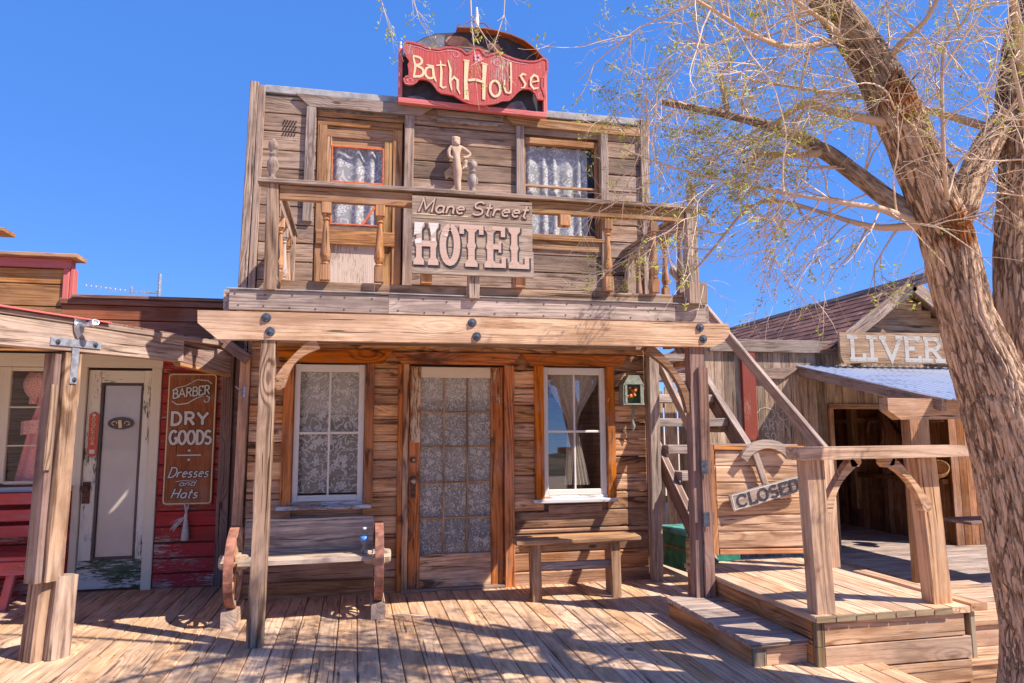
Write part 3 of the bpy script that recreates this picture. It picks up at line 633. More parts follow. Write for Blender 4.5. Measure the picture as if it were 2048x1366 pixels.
def mun(m):
    for x in gx[1:3]: m.box((x-.0085, .004, .316), (x+.0085, .034, 1.964), wob=0)
    for z in gz[1:5]:
        for i in range(3): m.box((gx[i]+(.0095 if i else .0), .006, z-.008), (gx[i+1]-(.0095 if i < 2 else .0), .03, z+.008), 0, wob=0)
P('muntin', 'old_frame', fd, mun)
for i in range(3):
    for j in range(5):
        a, b, c, d = gx[i], gx[i+1], gz[j], gz[j+1]; ty = random.uniform(-.0012, .0012)
        P('pane', 'pane', fd, lambda m: m.sheet(lambda u, v: ((a+(b-a)*u, .018+ty*(u-.5)-.02*(v-.5), c+(d-c)*v), (u, v, 0)), 1, 1))
P('reflection_sheet', 'sheer', fd, curtain(.59, 1.28, 1.75, 1.98, .09, .004, 8), True)  # added likewise, imitates the tan reflection across the door's top panes
P('curtain', 'lace_scroll', fd, curtain(.59, 1.28, .30, 1.98, .05, .004, 8), True)
P('knob', 'brass', fd, lambda m: m.lathe([(.013, 0), (.013, .03), (.027, .04), (.030, .055), (.022, .07), (.004, .074)], (.533, .0, .995), (0, -1, 0)), True)
P('deadbolt', 'brass', fd, lambda m: m.lathe([(.030, 0), (.030, .012), (.017, .018), (.012, .03), (.003, .031)], (.532, .0, 1.19), (0, -1, 0)), True)
P('lock_plate', 'door_rust', fd, lambda m: m.box((.508, -.004, .84), (.556, .0, 1.04)))
P('threshold', 'grey_timber', fd, lambda m: m.box((.43, -.07, .001), (1.395, .03, .02), 0))

# porch roof and balcony
bc = hotel
YF = -1.45
beam = P('porch_beam', 'pale_beam', hotel, lambda m: m.prism([(-1.11, 2.315), (-1.105, 2.225), (-.97, 2.112), (2.845, 2.13), (2.935, 2.17), (2.985, 2.22), (3.005, 2.27), (2.99, 2.325)], (0, YF+.02, 0), X3, Z3, .07))
for (x, z) in ((-.645, 2.275), (-.615, 2.175), (.85, 2.277), (.885, 2.172), (2.735, 2.288), (2.76, 2.195)):
    P('bolt', 'bolt_iron', beam, lambda m: m.lathe([(.034, 0), (.034, .004), (.030, .012), (.012, .014), (.012, .024), (.004, .026)], (x, YF-.05, z), (0, -1, 0), 14))
P('rim_board', 'stair_wood', hotel, lambda m: (m.box((-.91, YF-.005, 2.335), (.22, YF+.03, 2.483)), m.box((.222, YF-.004, 2.335), (2.815, YF+.03, 2.483))))
P('rim_board', 'stair_wood', hotel, lambda m: m.box((-.955, YF+.03, 2.32), (-.91, -.05, 2.483)))
P('rim_board', 'stair_wood', hotel, lambda m: m.box((2.815, YF+.03, 2.32), (2.86, -.13, 2.483)))
P('nail_heads', 'bolt_iron', hotel, lambda m: [m.lathe([(.007, 0), (.006, .003)], (-.86+.19*(i//2)+random.uniform(-.03, .03), YF-.005, 2.36+.09*(i % 2)+random.uniform(-.01, .01)), (0, -1, 0), 7) for i in range(38)], kind='stuff')
P('balcony_edge', 'cap_grey', hotel, lambda m: m.box((-.93, YF-.02, 2.485), (2.82, YF+.0, 2.492), 0))
P('balcony_floor', 'deck', hotel, lambda m: [m.box((-.9, -1.41+.138*i, 2.44), (2.81, -1.276+.138*i, 2.475), 0) for i in range(10)])
P('joist', 'siding_warm', hotel, lambda m: [m.box((-.86+.6*i, YF+.035, 2.325), (-.82+.6*i, -.07, 2.438), 1) for i in range(7)])
P('kick_board', 'post_wood', hotel, lambda m: (m.box((-.565, YF+.035, 2.485), (.115, YF+.07, 2.572)), m.box((.117, YF+.035, 2.485), (.82, YF+.069, 2.568)), m.box((.91, YF+.036, 2.485), (2.66, YF+.07, 2.57))))
P('porch_post', 'post_wood', hotel, lambda m: m.plank((-.645, YF, 0), (-.63, YF+.01, 2.112), .108, .095, X3, wob=.004, n=24, bow=.004))
P('porch_post', 'stair_dark', hotel, lambda m: (m.plank((2.70, YF+.03, 0), (2.715, YF+.03, 2.13), .13, .10, X3, wob=.003, n=20), m.plank((2.745, YF-.035, .0), (2.75, YF-.035, 1.96), .085, .025, X3)))
def finial(m, x, y, z, s=1.0, k=1.0):
    m.lathe([(.034*s, 0), (.036*s, .015*k), (.022*s, .03*k), (.030*s, .06*k), (.045*s, .10*k), (.043*s, .14*k), (.028*s, .175*k), (.020*s, .19*k), (.034*s, .20*k), (.034*s, .21*k), (.020*s, .222*k), (.034*s, .24*k), (.041*s, .27*k), (.034*s, .30*k), (.014*s, .315*k), (.012*s, .325*k), (.004*s, .328*k)], (x, y, z), seg=24)
def bal(m, x, y, z0, z1, s=1.0):
    h = z1-z0; q = .036*s
    m.box((x-q, y-q, z0), (x+q, y+q, z0+.115*h/.6), 2); m.box((x-q, y-q, z1-.085*h/.6), (x+q, y+q, z1), 2)
    a = z0+.117*h/.6; L = z1-.087*h/.6-a
    m.lathe([(.030*s, 0), (.034*s, .03*L), (.022*s, .06*L), (.031*s, .09*L), (.040*s, .17*L), (.038*s, .26*L), (.030*s, .42*L), (.025*s, .62*L), (.020*s, .80*L), (.019*s, .86*L), (.029*s, .89*L), (.020*s, .92*L), (.032*s, .97*L), (.032*s, L)], (x, y, a), seg=20)
rl = P('balcony_rail', 'grey_timber', hotel, lambda m: (m.box((-.74, YF-.065, 3.278), (.86, YF+.06, 3.312), 0), m.box((.863, YF-.064, 3.28), (2.83, YF+.062, 3.314), 0)))
P('rail_apron', 'golden_wood', rl, lambda m: m.box((-.585, YF-.03, 3.165), (.39, YF+.015, 3.276), 0))
P('rail_apron', 'old_frame', rl, lambda m: (m.box((1.31, YF-.028, 3.178), (2.64, YF+.02, 3.278), 0), m.box((.392, YF-.0, 3.178), (1.309, YF+.02, 3.278), 0)))
P('rail_post', 'post_wood', hotel, lambda m: m.plank((-.635, YF, 2.485), (-.635, YF, 3.276), .085, .085, X3, wob=.003, n=14))
P('rail_post', 'grey_timber', hotel, lambda m: m.plank((2.70, YF, 2.485), (2.70, YF, 3.276), .095, .09, X3, wob=.003, n=14))
P('post_block', 'grey_timber', hotel, lambda m: m.box((2.64, YF-.075, 2.485), (2.80, YF-.046, 2.66), 2))
for x, z in ((-.645, 3.313), (2.725, 3.315), (.86, 3.315)): P('finial', 'turned_grey', rl, lambda m: finial(m, x, YF, z, .95 if x < 2 else 1.05, .98 if x < 0 else (.68 if x > 2 else .84)), True)
for x in (-.25, .145, 1.97, 2.37): P('baluster', 'turned_wood', rl, lambda m: bal(m, x, YF+.0, 2.573, 3.165))
for x in (1.605,): P('baluster_stub', 'turned_wood', rl, lambda m: m.box((x-.045, YF-.04, 3.09), (x+.045, YF+.04, 3.177), 2))
for x, z0, z1, mt in ((.50, 2.573, 2.66, 'turned_wood'), (1.23, 2.573, 2.68, 'new_orange'), (.865, 2.47, 2.66, 'grey_timber')):
    P('baluster_stub', mt, rl, lambda m: m.box((x-.043, YF-.045, z0), (x+.043, YF+.035, z1), 2))
for xs in (-.63, 2.71):
    sr = P('side_rail', 'grey_timber', hotel, lambda m: (m.box((xs-.03, YF+.066, 3.18), (xs+.03, -.03, 3.275), 1), m.box((xs-.06, YF+.066, 3.277), (xs+.06, -.03, 3.305), 1), m.box((xs-.03, YF+.075, 2.56), (xs+.03, -.03, 2.62), 1)))
    for k in range(4): P('baluster', 'turned_grey' if k % 2 == 0 else 'turned_wood', sr, lambda m: bal(m, xs, YF+.22+.31*k, 2.62, 3.18, .85))
    P('half_post', 'grey_timber', sr, lambda m: m.box((xs-.045, -.11, 2.485), (xs+.045, -.03, 3.30), 2))
def bracket(m, A, B, y, th, w, bulge=.35, curl=.03):
    A = V((A[0], 0, A[1])); B = V((B[0], 0, B[1])); d = B-A; L = d.length; d.normalize(); nn = V((-d.z, 0, d.x)) if bulge > 0 else V((d.z, 0, -d.x)); k = abs(bulge)*L
    up = []; lo = []
    for i in range(15):
        u = i/14; ww = w*(1+.25*cos(u*2*pi)); c = A+d*(L*u)+nn*(k*4*u*(1-u)*.5); t = (d+nn*(k*2*(1-2*u)/L)).normalized(); q = V((-t.z, 0, t.x))
        up.append(c+q*ww/2); lo.append(c-q*ww/2)
    pts = [(p.x, p.z) for p in up]+[(p.x, p.z) for p in reversed(lo)]
    m.prism(pts, (0, y+th/2, 0), X3, Z3, th)
    if curl: m.lathe([(curl*1.15, 0), (curl*1.15, th+.006)], (A.x, y+th/2+.003, A.z), (0, -1, 0), 18)
P('bracket', 'golden_wood', hotel, lambda m: bracket(m, (-.545, 1.80), (-.285, 2.10), YF, .06, .065, .22, .036), True)
P('bracket', 'golden_wood', hotel, lambda m: bracket(m, (2.655, 1.60), (2.29, 2.12), YF+.02, .06, .06, -.22, .0), True)
for o in hotel.children:
    if o.name.startswith('bracket'): o.data.polygons.foreach_set('use_smooth', [False]*len(o.data.polygons))

# ------------------------------------------------------------------ signs on the hotel
YS = YF-.075
hs_ = thing('hotel_sign', (.85, YS, 2.63), 'grey board sign reading Mane Street HOTEL, fixed to the balcony rail', 'sign')
P('board', 'sign_grey', hs_, lambda m: (m.box((.383, YS, 3.065), (1.322, YS+.025, 3.243), 0), m.box((.383, YS+.001, 2.85), (1.322, YS+.026, 3.063), 0), m.box((.386, YS, 2.638), (1.330, YS+.025, 2.848), 0)))
OS = (0, YS, 0)
def tuscan(m, sh, lift, grow):
    # H O T E L : broad western capitals with slab feet and a notched waist
    def st(pts, wd, l): m.strip(pts, wd+grow, (sh[0], YS, sh[1]), X3, Z3, l)
    z0, z1 = 2.705, 3.035; l = lift; zm = (z0+z1)/2
    def bar(x, wd, l): m.prism([(x-wd*.95-grow/2, z0-grow/2), (x+wd*.95+grow/2, z0-grow/2), (x+wd*.95+grow/2, z0+.035), (x+wd/2+grow/2, z0+.06), (x+wd/2+grow/2, zm-.03), (x+wd*.72+grow/2, zm), (x+wd/2+grow/2, zm+.03), (x+wd/2+grow/2, z1-.06), (x+wd*.95+grow/2, z1-.035), (x+wd*.95+grow/2, z1+grow/2), (x-wd*.95-grow/2, z1+grow/2), (x-wd*.95-grow/2, z1-.035), (x-wd/2-grow/2, z1-.06), (x-wd/2-grow/2, zm+.03), (x-wd*.72-grow/2, zm), (x-wd/2-grow/2, zm-.03), (x-wd/2-grow/2, z0+.06), (x-wd*.95-grow/2, z0+.035)], (sh[0], YS-l, sh[1]), X3, Z3, .0012)
    bar(.437, .042, l); bar(.545, .042, l+.0004); st([(.46, zm), (.522, zm)], .045, l+.0022)
    st(arc(.672, zm, .055, .14, 90, 450, 22), .05, l+.0018)
    bar(.838, .05, l); st([(.762, z1-.075), (.762, z1-.018), (.914, z1-.018), (.914, z1-.075)], .035, l+.0022)
    bar(.985, .048, l); st([(1.0, z1-.018), (1.085, z1-.018), (1.085, z1-.085)], .034, l+.0022); st([(1.0, zm), (1.06, zm)], .04, l+.0026); st([(1.06, zm+.045), (1.06, zm-.045)], .02, l+.003); st([(1.0, z0+.018), (1.09, z0+.018), (1.09, z0+.09)], .034, l+.0034)
    bar(1.175, .048, l); st([(1.19, z0+.018), (1.275, z0+.018), (1.275, z0+.10)], .036, l+.0022)
P('letter_shadow', 'ink', hs_, lambda m: tuscan(m, (.010, -.012), .0016, .010))
P('lettering', 'pink_letter', hs_, lambda m: tuscan(m, (0, 0), .0065, .0))
P('bare_patches', 'white_letter', hs_, lambda m: [m.prism([(x+random.uniform(-.004, .004), z) for x, z in q], (0, YS-.0082-.0004*i, 0), X3, Z3, .001) for i, q in enumerate((
    [(.40, 3.03), (.475, 3.032), (.462, 3.0), (.455, 2.95), (.40, 2.93)], [(.405, 2.90), (.455, 2.91), (.45, 2.87), (.41, 2.865)], [(.505, 3.03), (.585, 3.032), (.56, 2.97), (.53, 2.93), (.52, 2.99)], [(.53, 2.915), (.565, 2.91), (.56, 2.89), (.53, 2.885)], [(.62, 2.94), (.66, 2.955), (.65, 2.93)]))])
P('letter_shadow', 'ink_brown', hs_, lambda m: letters(m, 'Mane', (.424, YS, 3.108), .105, .017, lift=.0016, xs=1.15, shear=.28, end=.355, gap=.12, grow=.003))
P('letter_shadow', 'ink_brown', hs_, lambda m: letters(m, 'Street', (.841, YS, 3.108), .105, .017, lift=.0016, xs=1.15, shear=.28, end=.44, gap=.12, grow=.003))
P('lettering', 'pink_letter', hs_, lambda m: letters(m, 'Mane', (.418, YS, 3.115), .105, .013, lift=.008, xs=1.15, shear=.28, end=.355, gap=.12))
P('lettering', 'pink_letter', hs_, lambda m: letters(m, 'Street', (.835, YS, 3.115), .105, .013, lift=.008, xs=1.15, shear=.28, end=.44, gap=.12))
P('yellow_stripe', 'cream_letter', hs_, lambda m: m.strip([(.388, 3.103), (.55, 3.099), (.81, 3.10)], .007, OS, X3, Z3, .0019))

YB = -.13
bh = thing('bath_house_sign', (1.08, YB, 4.61), 'arched black and red Bath House sign on the hotel roofline', 'sign')
P('backboard', 'black_paint', bh, lambda m: m.prism([(.36, 4.66), (1.80, 4.64), (1.80, 5.17), (1.751, 5.243), (1.681, 5.307), (1.573, 5.373), (1.434, 5.418), (1.274, 5.444), (1.116, 5.447), (.907, 5.430), (.701, 5.393), (.579, 5.335), (.489, 5.27), (.40, 5.17), (.36, 5.10)], (0, YB+.05, 0), X3, Z3, .045))
P('frame', 'pink_red_trim', bh, lambda m: (m.plank((.335, YB-.015, 4.645), (1.825, YB-.015, 4.625), .055, .05, Z3), m.plank((.352, YB-.01, 4.674), (.352, YB-.01, 5.18), .04, .05, X3), m.plank((1.808, YB-.01, 4.654), (1.812, YB-.01, 5.2), .04, .05, X3)))
def rim(m):
    a = [(1.775, 5.22), (1.70, 5.30), (1.585, 5.378), (1.44, 5.427), (1.275, 5.453), (1.116, 5.457), (.90, 5.44)]
    for i in range(len(a)-1):
        p, q = a[i], a[i+1]; m.plank((p[0], YB-.02, p[1]), (q[0], YB-.02, q[1]), .012, .12, V((q[1]-p[1], 0, p[0]-q[0])), ch=.001)
P('rim', 'sign_rust', bh, rim)
for q in (
    [(.793, 5.332), (.82, 5.37), (.854, 5.383), (.91, 5.39), (.958, 5.39), (1.0, 5.375), (1.02, 5.359), (1.062, 5.32), (1.167, 5.305), (1.251, 5.265), (1.188, 5.247), (1.062, 5.276), (.958, 5.275), (.834, 5.283), (.803, 5.29)],
    [(1.052, 5.385), (1.093, 5.398), (1.135, 5.389), (1.125, 5.366), (1.093, 5.345), (1.062, 5.358)], [(1.219, 5.349), (1.272, 5.366), (1.336, 5.351), (1.367, 5.3), (1.346, 5.264), (1.293, 5.27), (1.219, 5.294)]): P('painted_shape', 'mural_orange', bh, lambda m: m.prism(q, (0, YB+.0045, 0), X3, Z3, .0015))
for i_, q in enumerate((
    [(.386, 4.675), (.435, 4.705), (.514, 4.723), (.584, 4.709), (.625, 4.674)], [(1.397, 4.672), (1.46, 4.74), (1.524, 4.768), (1.577, 4.762), (1.63, 4.672)],
    [(.50, 5.27), (.60, 5.335), (.72, 5.385), (.79, 5.39), (.78, 5.30), (.84, 5.27), (.95, 5.25), (1.0, 5.21), (.95, 5.20), (.85, 5.21), (.72, 5.18)], [(.96, 5.262), (1.05, 5.262), (1.09, 5.25), (1.16, 5.29), (1.2, 5.24), (1.30, 5.23), (1.42, 5.215), (1.5, 5.19), (1.2, 5.18)])): P('painted_shape', 'mural_grey', bh, lambda m: m.prism(q, (0, YB+.0045+(.0008 if i_ > 1 else 0), 0), X3, Z3, .0015))
RED = [(.394,5.215),(.43,5.222),(.47,5.215),(.53,5.204),(.593,5.184),(.66,5.178),(.724,5.178),(.79,5.205),(.846,5.213),(.90,5.212),(.938,5.202),(.97,5.18),(.989,5.160),(1.015,5.165),(1.041,5.181),(1.06,5.21),(1.092,5.230),(1.125,5.230),(1.144,5.214),(1.165,5.18),(1.186,5.165),(1.21,5.165),(1.248,5.183),(1.301,5.205),(1.363,5.195),(1.469,5.163),(1.55,5.15),(1.628,5.148),(1.69,5.157),(1.735,5.171),(1.76,5.192),(1.789,5.199),(1.812,5.19),(1.821,5.169),(1.820,5.070),(1.79,5.03),(1.765,4.987),(1.762,4.94),(1.759,4.899),(1.775,4.85),(1.795,4.794),(1.79,4.77),(1.763,4.763),(1.72,4.765),(1.710,4.785),(1.699,4.817),(1.665,4.85),(1.625,4.864),(1.562,4.858),(1.52,4.83),(1.488,4.796),(1.455,4.755),(1.424,4.725),(1.351,4.713),(1.31,4.69),(1.258,4.672),(1.18,4.652),(1.103,4.646),(1.03,4.652),(.970,4.671),(.91,4.70),(.869,4.724),(.80,4.73),(.748,4.734),(.71,4.755),(.687,4.791),(.66,4.825),(.627,4.848),(.59,4.857),(.557,4.857),(.515,4.847),(.505,4.82),(.468,4.795),(.43,4.788),(.395,4.80),(.384,4.833),(.405,4.86),(.437,4.871),(.435,4.93),(.426,4.985),(.44,5.01),(.435,5.039),(.41,5.07),(.395,5.109),(.385,5.16)]
YR = YB-.085
rb = P('red_board', 'sign_red', bh, lambda m: m.prism(RED, (0, YR+.04, 0), X3, Z3, .04, 'w'))
P('border', 'sign_red', bh, lambda m: m.strip(RED, .020, (0, YR-.0, 0), X3, Z3, .006, True))
def bl(m):
    O = (0, YR, 0); l = .003
    def S(p, wd):
        nonlocal l; m.strip(p, wd, O, X3, Z3, l); l += .0004
    S([(.470, 5.075), (.492, 4.98), (.478, 4.868)], [.014, .024, .016]); S([(.466, 5.082)]+arc(.505, 5.035, .050, .042, 80, -80, 7)+[(.49, 4.99)], .022); S([(.50, 4.985)]+arc(.52, 4.925, .052, .05, 80, -100, 8)+[(.47, 4.868)], .024)
    S(arc(.635, 4.925, .048, .058, 60, 320, 10), .022); S([(.60, 5.005), (.66, 4.995), (.67, 4.90), (.695, 4.84)], [.010, .022, .026, .012])
    S([(.735, 5.06), (.745, 4.95), (.74, 4.80), (.765, 4.782), (.795, 4.80)], [.012, .024, .024, .018, .010]); S([(.695, 5.005), (.74, 5.018), (.79, 5.015)], .014)
    S([(.808, 5.075), (.835, 4.98), (.832, 4.85), (.848, 4.765)], [.010, .022, .022, .012]); S([(.838, 4.86), (.87, 4.905), (.905, 4.875), (.905, 4.79), (.93, 4.735)], [.012, .02, .024, .02, .010])
    S([(.995, 5.085), (.985, 4.87), (.995, 4.69)], [.046, .036, .046]); S([(1.175, 5.07), (1.168, 4.89), (1.165, 4.70)], [.046, .034, .03]); S([(1.01, 4.885), (1.08, 4.90), (1.15, 4.885)], .026); S([(.967, 4.69), (1.02, 4.686)], .012); S([(.965, 5.092), (1.025, 5.088)], .012); S([(1.14, 5.082), (1.205, 5.068)], .012)
    S(arc(1.28, 4.825, .052, .082, 90, 450, 16), .024)
    S([(1.375, 4.925), (1.372, 4.85), (1.39, 4.80), (1.425, 4.79), (1.44, 4.83)], [.014, .020, .018, .014, .01]); S([(1.44, 5.12), (1.443, 4.95), (1.44, 4.79)], [.014, .018, .01])
    S([(1.60, 5.00), (1.565, 5.01), (1.54, 4.985), (1.565, 4.945), (1.59, 4.905), (1.575, 4.865), (1.54, 4.855)], [.010, .018, .02, .02, .02, .016, .008])
    S([(1.65, 4.93), (1.725, 4.95), (1.715, 4.995), (1.68, 5.01), (1.648, 4.97), (1.645, 4.90), (1.675, 4.862), (1.725, 4.878)], [.012, .014, .018, .02, .022, .022, .02, .012])
P('lettering', 'cream_letter', bh, bl)
P('scroll_line', 'flower_pink', bh, lambda m: m.strip([(.46, 5.185), (.53, 5.178), (.60, 5.155), (.72, 5.15), (.80, 5.175), (.86, 5.18)]+arc(.89, 5.145, .03, .03, 90, -200, 8), .006, (0, YR, 0), X3, Z3, .003))
P('scroll_line', 'flower_pink', bh, lambda m: m.strip([(1.28, 5.165), (1.33, 5.172), (1.40, 5.145), (1.50, 5.125), (1.62, 5.12)], .006, (0, YR, 0), X3, Z3, .0034))
P('scroll_line', 'flower_pink', bh, lambda m: m.strip(arc(.44, 4.83, .028, .02, -40, 250, 8), .006, (0, YR, 0), X3, Z3, .003))
P('scroll_line', 'flower_pink', bh, lambda m: m.strip(arc(1.745, 4.80, .02, .03, 60, 330, 8), .006, (0, YR, 0), X3, Z3, .003))
P('scroll_line', 'flower_pink', bh, lambda m: m.strip(arc(1.30, 5.10, .035, .03, 0, 300, 9), .006, (0, YR, 0), X3, Z3, .003))
P('painted_flower', 'flower_pink', bh, lambda m: [m.lathe([(.016, 0), (.012, .003)], (1.105+.028*cos(a), YR-.004-.0005*i, 5.13+.025*sin(a)), (0, -1, 0), 8) for i, a in enumerate([0, 1.25, 2.5, 3.8, 5.0])])
P('finial', 'white_paint', bh, lambda m: m.lathe([(.020, 0), (.020, .05), (.013, .06), (.020, .075), (.024, .10), (.022, .16), (.014, .17), (.022, .18), (.014, .19), (.020, .20), (.013, .212), (.018, .222), (.012, .235), (.015, .25), (.010, .262), (.011, .275), (.003, .285)], (1.11, YB, 5.44), seg=14), True)
P('finial', 'white_paint', bh, lambda m: m.lathe([(.015, 0), (.015, .02), (.009, .026), (.014, .036), (.009, .046), (.013, .056), (.008, .066), (.010, .078), (.002, .088)], (.353, YB, 5.18), seg=12), True)
P('iron_scroll', 'sign_rust', bh, lambda m: (m.tube([(.94, YB, 5.44), (.975, YB, 5.475), (.995, YB, 5.53), (1.04, YB, 5.565), (1.09, YB, 5.56)], .006), m.tube([(.905, YB, 5.43), (.915, YB, 5.48), (.905, YB, 5.50), (.93, YB, 5.515), (.94, YB, 5.495)], .004), m.tube([(1.28, YB, 5.44), (1.245, YB, 5.475), (1.225, YB, 5.53), (1.18, YB, 5.56), (1.13, YB, 5.55)], .006), m.tube([(1.34, YB, 5.43), (1.325, YB, 5.46), (1.30, YB, 5.455)], .004)))

# ================================================================== things round the hotel
# carved figure on the upper wall
fg = thing('carved_figure', (.91, -.09, 3.76), 'pale carved wooden woman with raised arms mounted on the upper hotel wall', 'carving')
def skin(name, mat, parent, pts, edges, rad, sub=2, root=0):
    me = bpy.data.meshes.new(name); o = bpy.data.objects.new(name, me); C.objects.link(o); org = ORG[parent.name]; ORG[o.name] = org
    me.from_pydata([tuple(V(p)-org) for p in pts], edges, []); a = me.attributes.new('wc', 'FLOAT_VECTOR', 'POINT')
    a.data.foreach_set('vector', [c for p in pts for c in (p[2]+5, p[0], p[1])]); me.materials.append(MATS[mat])
    o.parent = parent; sm = o.modifiers.new('skin', 'SKIN'); sm.use_smooth_shade = True
    for i, l in enumerate(me.skin_vertices[0].data):
        r = rad[i]; l.radius = r if isinstance(r, tuple) else (r, r); l.use_root = (i == root)
    ss = o.modifiers.new('sub', 'SUBSURF'); ss.levels = ss.render_levels = sub
    return o
fx, fy, fz = .915, -.115, 3.76
pts = [(fx, fy, fz+.30), (fx-.005, fy, fz+.37), (fx-.01, fy, fz+.44), (fx-.01, fy-.005, fz+.475), (fx-.01, fy-.01, fz+.505), (fx-.008, fy-.01, fz+.545),
       (fx-.055, fy, fz+.47), (fx-.085, fy-.01, fz+.42), (fx-.075, fy-.015, fz+.36), (fx-.04, fy-.03, fz+.34),
       (fx+.04, fy, fz+.475), (fx+.10, fy-.005, fz+.435), (fx+.135, fy-.01, fz+.405), (fx+.10, fy-.02, fz+.365), (fx+.05, fy-.03, fz+.355),
       (fx+.01, fy-.005, fz+.22), (fx+.005, fy, fz+.14), (fx+.012, fy-.003, fz+.08), (fx+.02, fy-.01, fz+.0), (fx+.022, fy-.035, fz-.01)]
ed = [(0, 1), (1, 2), (2, 3), (3, 4), (4, 5), (2, 6), (6, 7), (7, 8), (8, 9), (2, 10), (10, 11), (11, 12), (12, 13), (13, 14), (0, 15), (15, 16), (16, 17), (17, 18), (18, 19)]
rd = [(.060, .045), (.042, .034), (.058, .042), .022, (.040, .040), (.032, .032), .024, .020, .017, .018, .024, .020, .017, .017, .018, (.056, .046), (.040, .038), (.034, .034), .024, .014]
skin('body', 'statue_wood', fg, pts, ed, rd)
P('hair', 'statue_wood', fg, lambda m: m.lathe([(.03, 0), (.042, .02), (.046, .05), (.048, .085), (.046, .10), (.004, .104)], (fx-.012, fy+.012, fz+.47), seg=16), True)
P('skirt', 'statue_wood', fg, lambda m: m.prism([(-.12, .20), (-.03, .30), (.0, .14), (-.07, .16), (-.10, .13)], (fx, -.06, fz+.02), X3, Z3, .012))
skin('companion', 'statue_wood', fg, [(fx+.075, fy+.01, fz+.24), (fx+.08, fy, fz+.31), (fx+.08, fy-.01, fz+.355), (fx+.04, fy, fz+.25)], [(0, 1), (1, 2), (0, 3)], [.030, (.026, .024), (.036, .034), .018])
P('mount', 'statue_wood', fg, lambda m: m.box((fx-.03, -.10, fz+.17), (fx+.03, -.03, fz+.26), 1))

# lantern box with flowers
la = thing('flower_lantern', (2.68, -.10, 1.70), 'pale green house shaped lantern holding orange flowers beside the right window', 'lantern')
P('case', 'lantern_white', la, lambda m: (m.prism([(-.105, .0), (.105, 0), (.105, .19), (.055, .27), (-.055, .27), (-.105, .19), ], (2.68, -.035, 1.715), X3, Z3, .012), m.box((2.57, -.17, 1.70), (2.79, -.035, 1.716), 0), m.box((2.572, -.165, 1.717), (2.588, -.05, 1.90), 2), m.box((2.772, -.165, 1.717), (2.788, -.05, 1.90), 2)))
P('roof', 'lantern_white', la, lambda m: (m.plank((2.575, -.11, 1.895), (2.628, -.11, 1.985), .012, .13, V((.09, 0, -.053))), m.plank((2.785, -.11, 1.895), (2.732, -.11, 1.985), .012, .13, V((.09, 0, .053))), m.box((2.622, -.175, 1.978), (2.738, -.045, 1.992), 0)))
P('front_frame', 'lantern_white', la, lambda m: (m.prism([(-.10, .19), (-.05, .265), (.05, .265), (.10, .19)], (2.68, -.166, 1.715), X3, Z3, .008), m.box((2.589, -.172, 1.717), (2.61, -.166, 1.904), 2), m.box((2.75, -.172, 1.717), (2.771, -.166, 1.904), 2)))
P('flowers', 'flower_orange', la, lambda m: [m.lathe([(.004, 0), (.018, .012), (.013, .022), (.003, .024)], (2.68+random.uniform(-.055, .055), -.11+random.uniform(-.03, .02), 1.79+random.uniform(-.02, .08)), (random.uniform(-.6, .6), -1, random.uniform(0, .9)), 7) for _ in range(17)], True)
P('leaves', 'leaf_green', la, lambda m: [m.prism([(-.008, 0), (.008, 0), (0, .05)], (2.68+random.uniform(-.06, .06), -.10, 1.735+random.uniform(0, .07)), V((1, random.uniform(-.5, .5), random.uniform(-.6, .6))), V((random.uniform(-.3, .3), random.uniform(-.5, .2), 1)), .002) for _ in range(26)])
P('hanger', 'lantern_white', la, lambda m: m.tube([(2.70, -.09, 1.70), (2.70, -.09, 1.63), (2.69, -.09, 1.56), (2.70, -.09, 1.50), (2.69, -.09, 1.42)], [.006, .018, .006, .022, .003], 8), True)

# wagon wheel bench
wb = thing('wagon_wheel_bench', (-.35, -.7, 0), 'weathered grey bench with a red iron tyred wagon wheel at each end', 'bench')
YC, ZC, RW = -.745, .415, .305
for xw in (-.905, .20):
    wh = P('wheel', 'rust_iron', wb, lambda m: [m.plank((xw, YC+RW*cos(a), ZC+RW*sin(a)), (xw, YC+RW*cos(b), ZC+RW*sin(b)), .068, .016, X3, ch=.002, wob=0) for a, b in ((2*pi*i/28, 2*pi*(i+1.02)/28) for i in range(28))])
    P('rim', 'seat_pale', wh, lambda m: [m.plank((xw, YC+(RW-.030)*cos(a), ZC+(RW-.030)*sin(a)), (xw, YC+(RW-.030)*cos(b), ZC+(RW-.030)*sin(b)), .050, .044, X3, ch=.002, wob=0) for a, b in ((2*pi*i/28, 2*pi*(i+1)/28) for i in range(28))])
    for i in range(12):
        a = 2*pi*(i+.5)/12; P('spoke', 'siding_warm', wh, lambda m: m.tube([(xw, YC+.06*cos(a), ZC+.06*sin(a)), (xw, YC+(RW-.05)*cos(a), ZC+(RW-.05)*sin(a))], [.021, .015], 8))
    P('hub', 'seat_pale', wh, lambda m: m.lathe([(.045, -.115), (.055, -.105), (.060, -.05), (.072, -.045), (.072, .045), (.060, .05), (.055, .085), (.045, .10)], (xw, YC, ZC+.035), X3, 8))
    P('foot', 'seat_pale', wb, lambda m: m.box((xw-.055, YC-.20, 0), (xw+.055, YC+.22, .118), 1, wob=.004))
P('seat', 'seat_pale', wb, lambda m: (m.plank((-.86, YC-.09, .455), (.155, YC-.09, .462), .04, .17, Z3, wob=.004), m.plank((-.86, YC+.09, .452), (.155, YC+.09, .458), .04, .17, Z3, wob=.004)))
P('backrest', 'bench_plank', wb, lambda m: m.plank((-.865, YC+.21, .605), (.16, YC+.21, .60), .285, .035, V((0, .16, 1)), wob=.006, n=20))
bt = thing('water_bottle', (.085, YC-.05, .482), 'clear plastic water bottle with a blue label on the wheel bench', 'bottle')
